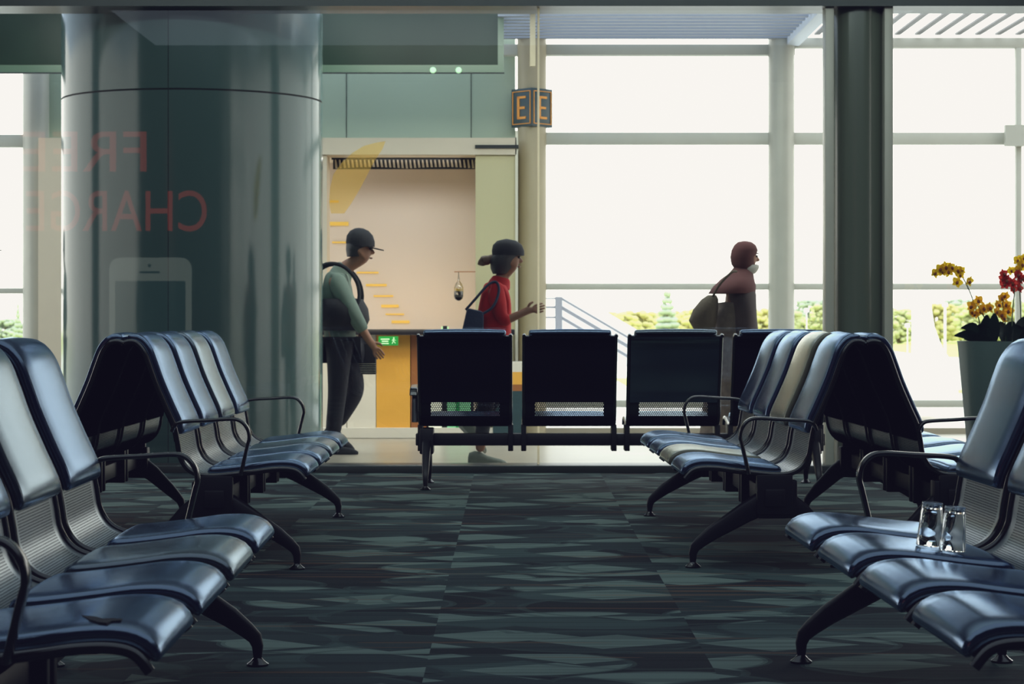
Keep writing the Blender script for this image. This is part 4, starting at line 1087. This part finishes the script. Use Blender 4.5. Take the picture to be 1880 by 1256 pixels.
def make_woman():
    Y0 = 14.73; root = empty('person', (wx(893, Y0), Y0, -.004))
    N = {}; E = []
    N['pel'] = (.03, 0, .80, (.125, .10)); N['belly'] = (.045, 0, .93, (.11, .09)); N['chest'] = (.065, 0, 1.09, (.125, .10)); N['nb'] = (.095, 0, 1.235, .052); N['neck'] = (.108, 0, 1.285, .046)
    E += [('pel', 'belly'), ('belly', 'chest'), ('chest', 'nb'), ('nb', 'neck')]
    hc = (.148, 0, 1.395); head_nodes(N, E, hc, 'neck', .93)
    N['sR'] = (.055, -.15, 1.185, .048); N['eR'] = (.115, -.20, .965, .036); N['wR'] = (.255, -.185, 1.03, .025)
    N['sL'] = (.055, .15, 1.185, .048); N['eL'] = (-.03, .20, .965, .036); N['wL'] = (-.06, .19, .77, .025)
    E += [('chest', 'sR'), ('sR', 'eR'), ('eR', 'wR'), ('chest', 'sL'), ('sL', 'eL'), ('eL', 'wL')]
    N['hR'] = (.03, -.08, .75, .08); N['kR'] = (.0, -.08, .42, .052); N['aR'] = (-.045, -.08, .085, .035)
    N['hL'] = (.02, .08, .75, .08); N['kL'] = (.06, .08, .43, .052); N['aL'] = (-.12, .085, .27, .035)
    for s in 'RL': E += [('pel', 'h' + s), ('h' + s, 'k' + s), ('k' + s, 'a' + s)]
    add_hand(N, E, 'wR', (.33, -.18, 1.05), 'R', -1, .6, .92); add_hand(N, E, 'wL', (-.06, .19, .69), 'L', 1, .6, .92)
    body = skin_obj('body', N, E, M['skin'], root); face_parts(body, hc, .93)
    g = lambda k, r: (*N[k][:3], r)
    T = {'hem': (.03, 0, .69, (.185, .16)), 'pel': (.032, 0, .80, (.175, .15)), 'belly': (.045, 0, .93, (.15, .13)), 'chest': (.062, 0, 1.09, (.155, .13)), 'up': (.08, 0, 1.175, (.13, .105)), 'nb': (.098, 0, 1.25, .070), 'col': (.104, 0, 1.275, .062), 'sR': g('sR', .068), 'eR': g('eR', .054), 'cR': (.17, -.195, .985, .044), 'sL': g('sL', .068), 'eL': g('eL', .054), 'cL': (-.045, .195, .87, .044)}
    skin_obj('red_tunic', T, [('hem', 'pel'), ('pel', 'belly'), ('belly', 'chest'), ('chest', 'up'), ('up', 'nb'), ('nb', 'col'), ('chest', 'sR'), ('sR', 'eR'), ('eR', 'cR'), ('chest', 'sL'), ('sL', 'eL'), ('eL', 'cL')], M['cloth_red'], root)
    P = {'pel': (.03, 0, .79, (.14, .115)), 'hR': g('hR', .094), 'kR': g('kR', .062), 'aR': (-.04, -.08, .125, .046), 'hL': g('hL', .094), 'kL': g('kL', .062), 'aL': (-.10, .085, .285, .046)}
    skin_obj('trousers', P, [('pel', 'hR'), ('hR', 'kR'), ('kR', 'aR'), ('pel', 'hL'), ('hL', 'kL'), ('kL', 'aL')], M['cloth_black'], root)
    shoe(root, -.045, -.08, .0, 0, M['sneaker'], M['sole'], .26)
    shoe(root, -.14, .085, .27, .8, M['sneaker'], M['sole'], .26)
    hx, hz = hc[0], hc[2]
    loft([(hz - .105, hx - .055, 0, .05, .07), (hz - .07, hx - .045, 0, .075, .09), (hz - .01, hx - .035, 0, .09, .10), (hz + .02, hx - .02, 0, .09, .10)]).build('hair', M['hair'], root, smooth=True)
    loft([(hz + .018, hx + .0, 0, .108, .100), (hz + .05, hx - .002, 0, .110, .100), (hz + .09, hx - .006, 0, .098, .088), (hz + .118, hx - .01, 0, .066, .06), (hz + .132, hx - .012, 0, .004, .004)]).build('dark_cap', M['cloth_black'], root, smooth=True, angle=1.3)
    MB().tube(catmull([(hx - .10, 0, hz + .0), (hx - .14, 0, hz - .012), (hx - .175, 0, hz - .02), (hx - .185, 0, hz - .05)], 5), [.03] * 5 + [.034] * 5 + [.026] * 5 + [.012], 10).build('ponytail', pbr('brown_hair', rgb(96, 68, 48), .6, bump=.3, bscale=150), root, smooth=True)
    return root
wom = make_woman(); tag(wom, 'person in red top and dark cap walking right behind the far bench', 'person')
root = empty('tote_bag', (wom.location.x - .115, wom.location.y - .235, .70)); tag(root, 'dark blue tote bag carried behind the person in red', 'bag')
MB().prism([(-.09, 0), (.10, 0), (.10, .33), (-.01, .355)], -.05, .05).build('sack', M['bag_blue'], root, bevel=.02)
MB().tube(catmull([(-.02, 0, .34), (.05, .01, .42), (.13, .045, .51), (.185, .055, .525), (.2, .03, .46), (.16, -.01, .36), (.085, -.01, .31)], 5), .009, 7).build('strap', M['bag_blue'], root, smooth=True)

def make_third():
    Y0 = 15.5; root = empty('person', (wx(1345, Y0), Y0, -.004))
    N = {}; E = []
    N['pel'] = (.0, 0, .80, (.125, .10)); N['belly'] = (.015, 0, .94, (.11, .09)); N['chest'] = (.035, 0, 1.12, (.125, .09)); N['nb'] = (.07, 0, 1.26, .052); N['neck'] = (.082, 0, 1.31, .046)
    E += [('pel', 'belly'), ('belly', 'chest'), ('chest', 'nb'), ('nb', 'neck')]
    hc = (.098, 0, 1.425); head_nodes(N, E, hc, 'neck', .9)
    N['sR'] = (.03, -.14, 1.20, .045); N['eR'] = (.03, -.13, .97, .034); N['wR'] = (.06, -.09, .92, .024)
    N['sL'] = (.03, .14, 1.20, .045); N['eL'] = (.04, .13, .98, .034); N['wL'] = (.06, .09, .94, .024)
    E += [('chest', 'sR'), ('sR', 'eR'), ('eR', 'wR'), ('chest', 'sL'), ('sL', 'eL'), ('eL', 'wL')]
    N['hR'] = (.0, -.08, .75, .08); N['kR'] = (.05, -.08, .42, .05); N['aR'] = (.09, -.08, .08, .034)
    N['hL'] = (.0, .08, .75, .08); N['kL'] = (.0, .08, .42, .05); N['aL'] = (-.09, .08, .09, .034)
    for s in 'RL': E += [('pel', 'h' + s), ('h' + s, 'k' + s), ('k' + s, 'a' + s)]
    add_hand(N, E, 'wR', (.12, -.05, .91), 'R', -1, .6, .9); add_hand(N, E, 'wL', (.12, .05, .94), 'L', 1, .6, .9)
    body = skin_obj('body', N, E, M['skin'], root); face_parts(body, hc, .9)
    loft([(.06, -.01, 0, .24, .20), (.30, -.01, 0, .21, .19), (.60, -.01, 0, .175, .175), (.86, -.01, 0, .145, .165), (1.0, -.01, 0, .13, .16), (1.10, .01, 0, .12, .15), (1.11, .01, 0, .05, .06)]).build('printed_dress', M['cloth_print'], root, smooth=True, angle=1.2)
    loft([(.34, .075, 0, .15, .20), (.60, .07, .0, .135, .2), (.86, .075, 0, .11, .205), (1.0, .07, 0, .10, .215), (1.16, .06, 0, .105, .21), (1.26, .06, 0, .085, .13), (1.27, .06, 0, .04, .06)]).build('dark_coat', M['cloth_brown'], root, smooth=True, angle=1.2)
    loft([(1.165, -.005, 0, .165, .235), (1.17, -.005, 0, .168, .238), (1.22, .015, 0, .15, .225), (1.27, .035, 0, .118, .175), (1.31, .06, 0, .088, .11), (1.35, .078, 0, .072, .075), (1.36, .08, 0, .05, .05)]).build('maroon_cape', M['cloth_maroon'], root, smooth=True, angle=1.2)
    x, z = hc[0], hc[2]
    loft([(z - .085, x - .012, 0, .070, .082), (z - .05, x - .022, 0, .085, .092), (z - .0, x - .025, 0, .090, .094), (z + .05, x - .012, 0, .094, .092), (z + .085, x - .01, 0, .078, .078), (z + .108, x - .012, 0, .05, .05), (z + .117, x - .012, 0, .004, .004)]).build('head_scarf', M['cloth_maroon'], root, smooth=True, angle=1.2)
    loft([(z - .118, x - .005, 0, .066, .072), (z - .10, x + .0, 0, .078, .082), (z - .075, x + .008, 0, .084, .082), (z - .055, x + .02, 0, .07, .07)]).build('pale_mask', M['collar'], root, smooth=True)
    for s, (ax, ay) in enumerate(((.09, -.08), (-.09, .08))): shoe(root, ax, ay, 0, 0, M['cloth_black'], M['cloth_black'], .24)
    return root
third = make_third(); tag(third, 'person in maroon head scarf and cape walking right before the bright windows', 'person')
root = empty('shoulder_bag', (third.location.x - .215, third.location.y - .15, .90)); tag(root, 'olive brown shoulder bag on the back of the person in maroon', 'bag')
loft([(.0, .01, 0, .04, .05), (.01, .0, 0, .075, .07), (.07, -.01, 0, .10, .085), (.15, .01, 0, .088, .08), (.22, .04, 0, .06, .06), (.25, .055, 0, .03, .03)]).build('sack', M['bag_olive'], root, smooth=True)
MB().tube(catmull([(.05, -.02, .22), (.10, -.08, .32), (.18, -.10, .405), (.22, -.06, .415)], 5), .009, 7).build('strap', M['bag_olive'], root, smooth=True)

# ------------------------------------------------------------------ lit charging advert on the lounge's back wall (seen only mirrored in the glass)
DV = 2 * YG + 4.12; e = DV / F
XV = lambda px: (px - CX) * e
ZV = lambda py: HC - (py - HY) * e
em_red = emissive('lit_red_letter', (0.95, 0.10, 0.07, 1), 1.0); em_wht = emissive('lit_white_phone', (0.72, 0.85, 0.78, 1), 0.8); em_scr = emissive('lit_dark_screen', (0.05, 0.14, 0.16, 1), 0.6)
root = empty('advert_board', (XV(230), -4.12, 0)); tag(root, 'lit phone charging advert on the back wall, mirrored faintly in the glass', 'advert')
bx('board', M['wall_dark'], XV(20) - root.location.x, XV(420) - root.location.x, -.06, 0, .0, ZV(215), root)
def text_mesh(s, size, loc, mat):
    cu = bpy.data.curves.new('t', 'FONT'); cu.body = s; cu.size = size; cu.extrude = .01; cu.space_character = 1.02
    ob = bpy.data.objects.new('t', cu); COL.objects.link(ob)
    me = bpy.data.meshes.new_from_object(ob.evaluated_get(bpy.context.evaluated_depsgraph_get()))
    bpy.data.objects.remove(ob)
    me.materials.clear(); me.materials.append(mat)
    o = bpy.data.objects.new('lettering', me); COL.objects.link(o); o.parent = root
    o.location = loc; o.rotation_euler = (PI / 2, 0, PI); return o
t1 = text_mesh('FREE', .86, (XV(278) - root.location.x, .02, ZV(315)), em_red)
t2 = text_mesh('CHARGE', .86, (XV(384) - root.location.x, .02, ZV(424)), em_red)
for t_, w_ in ((t1, 232), (t2, 332)):
    bpy.context.view_layer.update()
    xs = [v.co.x for v in t_.data.vertices]; sc = w_ * e / (max(xs) - min(xs))
    for v in t_.data.vertices: v.co.x *= sc
def rrect(x0, x1, z0, z1, r):
    out_ = []
    for cx_, cz_, a0_ in ((x1 - r, z1 - r, 0), (x0 + r, z1 - r, PI / 2), (x0 + r, z0 + r, PI), (x1 - r, z0 + r, 3 * PI / 2)):
        for k in range(6): a = a0_ + k * PI / 10; out_.append((cx_ + r * math.cos(a), cz_ + r * math.sin(a)))
    return out_
rx = root.location.x
MB().prism(rrect(XV(201) - rx, XV(352) - rx, .05, ZV(473), 20 * e), .0, .02).build('phone_outline', em_wht, root)
MB().prism(rrect(XV(212) - rx, XV(341) - rx, .06, ZV(516), 2 * e), .02, .03).build('phone_screen', em_scr, root)
MB().prism(rrect(XV(256) - rx, XV(294) - rx, ZV(502), ZV(498), 2 * e), .02, .03).build('earpiece', em_scr, root)
MB().prism(rrect(XV(272) - rx, XV(278) - rx, ZV(491), ZV(485), 2.9 * e), .02, .03).build('camera_dot', em_scr, root)

# ------------------------------------------------------------------ light
wd = bpy.data.worlds.new('overcast_sky'); SC.world = wd; wd.use_nodes = True
nt = wd.node_tree
for n in list(nt.nodes): nt.nodes.remove(n)
wo = nt.nodes.new('ShaderNodeOutputWorld'); bg = nt.nodes.new('ShaderNodeBackground')
tc = nt.nodes.new('ShaderNodeTexCoord'); sx = nt.nodes.new('ShaderNodeSeparateXYZ'); nt.links.new(tc.outputs['Generated'], sx.inputs[0])
rp = nt.nodes.new('ShaderNodeValToRGB'); rp.color_ramp.elements[0].position = 0.0; rp.color_ramp.elements[0].color = (1.0, .985, .95, 1)
rp.color_ramp.elements[1].position = .6; rp.color_ramp.elements[1].color = (.80, .90, 1.0, 1)
nt.links.new(sx.outputs[2], rp.inputs['Fac']); nt.links.new(rp.outputs['Color'], bg.inputs['Color'])
bg.inputs['Strength'].default_value = 3.0
nt.links.new(bg.outputs[0], wo.inputs['Surface'])

def area(name, loc, rot, sx_, sy_, power, col):
    l = bpy.data.lights.new(name, 'AREA'); l.shape = 'RECTANGLE'; l.size = sx_; l.size_y = sy_; l.energy = power; l.color = col
    o = bpy.data.objects.new(name, l); COL.objects.link(o); o.location = loc; o.rotation_euler = rot; return o
area('lounge_fill_light', (0, 4.5, 4.45), (0, 0, 0), 9, 8, 150, (.64, .82, 1.0))  # unseen overhead fill, bluish to stand for sky light from above
area('lounge_fill_light', (0, 11.0, 4.45), (0, 0, 0), 9, 3, 50, (.74, .95, 1.0))  # unseen overhead fill added for the far end of the lounge
area('column_fill_light', (0, 8.6, 4.4), (.95, 0, 0), 9, .4, 110, (.80, .97, 1.0))  # unseen lamp added to brighten the columns and upright frames
area('concourse_fill_light', (-.6, 15.6, 3.5), (.6, 0, 0), 7, 1.0, 190, (.92, 1.0, .93))  # unseen fill added to brighten the shop front and window frames
area('alcove_fill_light', (wx(740, 18.9), 18.9, wz(300, 18.9)), (-.25, 0, 0), 1.0, .3, 5, (1.0, .96, .95))  # unseen small fill added to brighten the mural
area('counter_strip_light', (wx(760, 18.6), 18.75, wz(606, 18.6)), (PI - .5, 0, 0), 1.3, .1, 4, (1.0, .66, .30))
area('counter_fill_light', (wx(690, 17.95), 17.6, wz(560, 17.6)), (.9, 0, 0), 1.0, .2, 4, (1.0, .85, .62))  # unseen warm fill in front of the counter, above the worktop

# ------------------------------------------------------------------ camera and view
cam = bpy.data.cameras.new('camera'); co = bpy.data.objects.new('camera', cam); COL.objects.link(co)
co.location = (0, 0, HC); co.rotation_euler = (PI / 2, 0, 0)
cam.sensor_fit = 'HORIZONTAL'; cam.sensor_width = 36.0; cam.lens = 36.0 * F / 1880.0
cam.shift_x = 0.0; cam.shift_y = -(628 - HY) / 1880.0
cam.clip_start = .05; cam.clip_end = 2000
cam.dof.use_dof = True; cam.dof.focus_distance = 7.5; cam.dof.aperture_fstop = 11.0
SC.camera = co
SC.view_settings.view_transform = 'Standard'
SC.view_settings.look = 'None'
SC.view_settings.exposure = 0.0
vs = SC.view_settings; vs.use_curve_mapping = True
cm = vs.curve_mapping; cm.use_clip = False
for ci, (lo, hi) in enumerate(((.0040, .940), (.0036, .915), (.0085, .872))):
    c = cm.curves[ci]
    c.points[0].location = (0.0, lo); c.points[1].location = (1.0, hi)
cm.extend = 'HORIZONTAL'
cm.update()
SC.cycles.use_denoising = True
SC.cycles.max_bounces = 10; SC.cycles.transparent_max_bounces = 24
SC.cycles.caustics_reflective = False; SC.cycles.caustics_refractive = False
SC.cycles.sample_clamp_indirect = 6.0
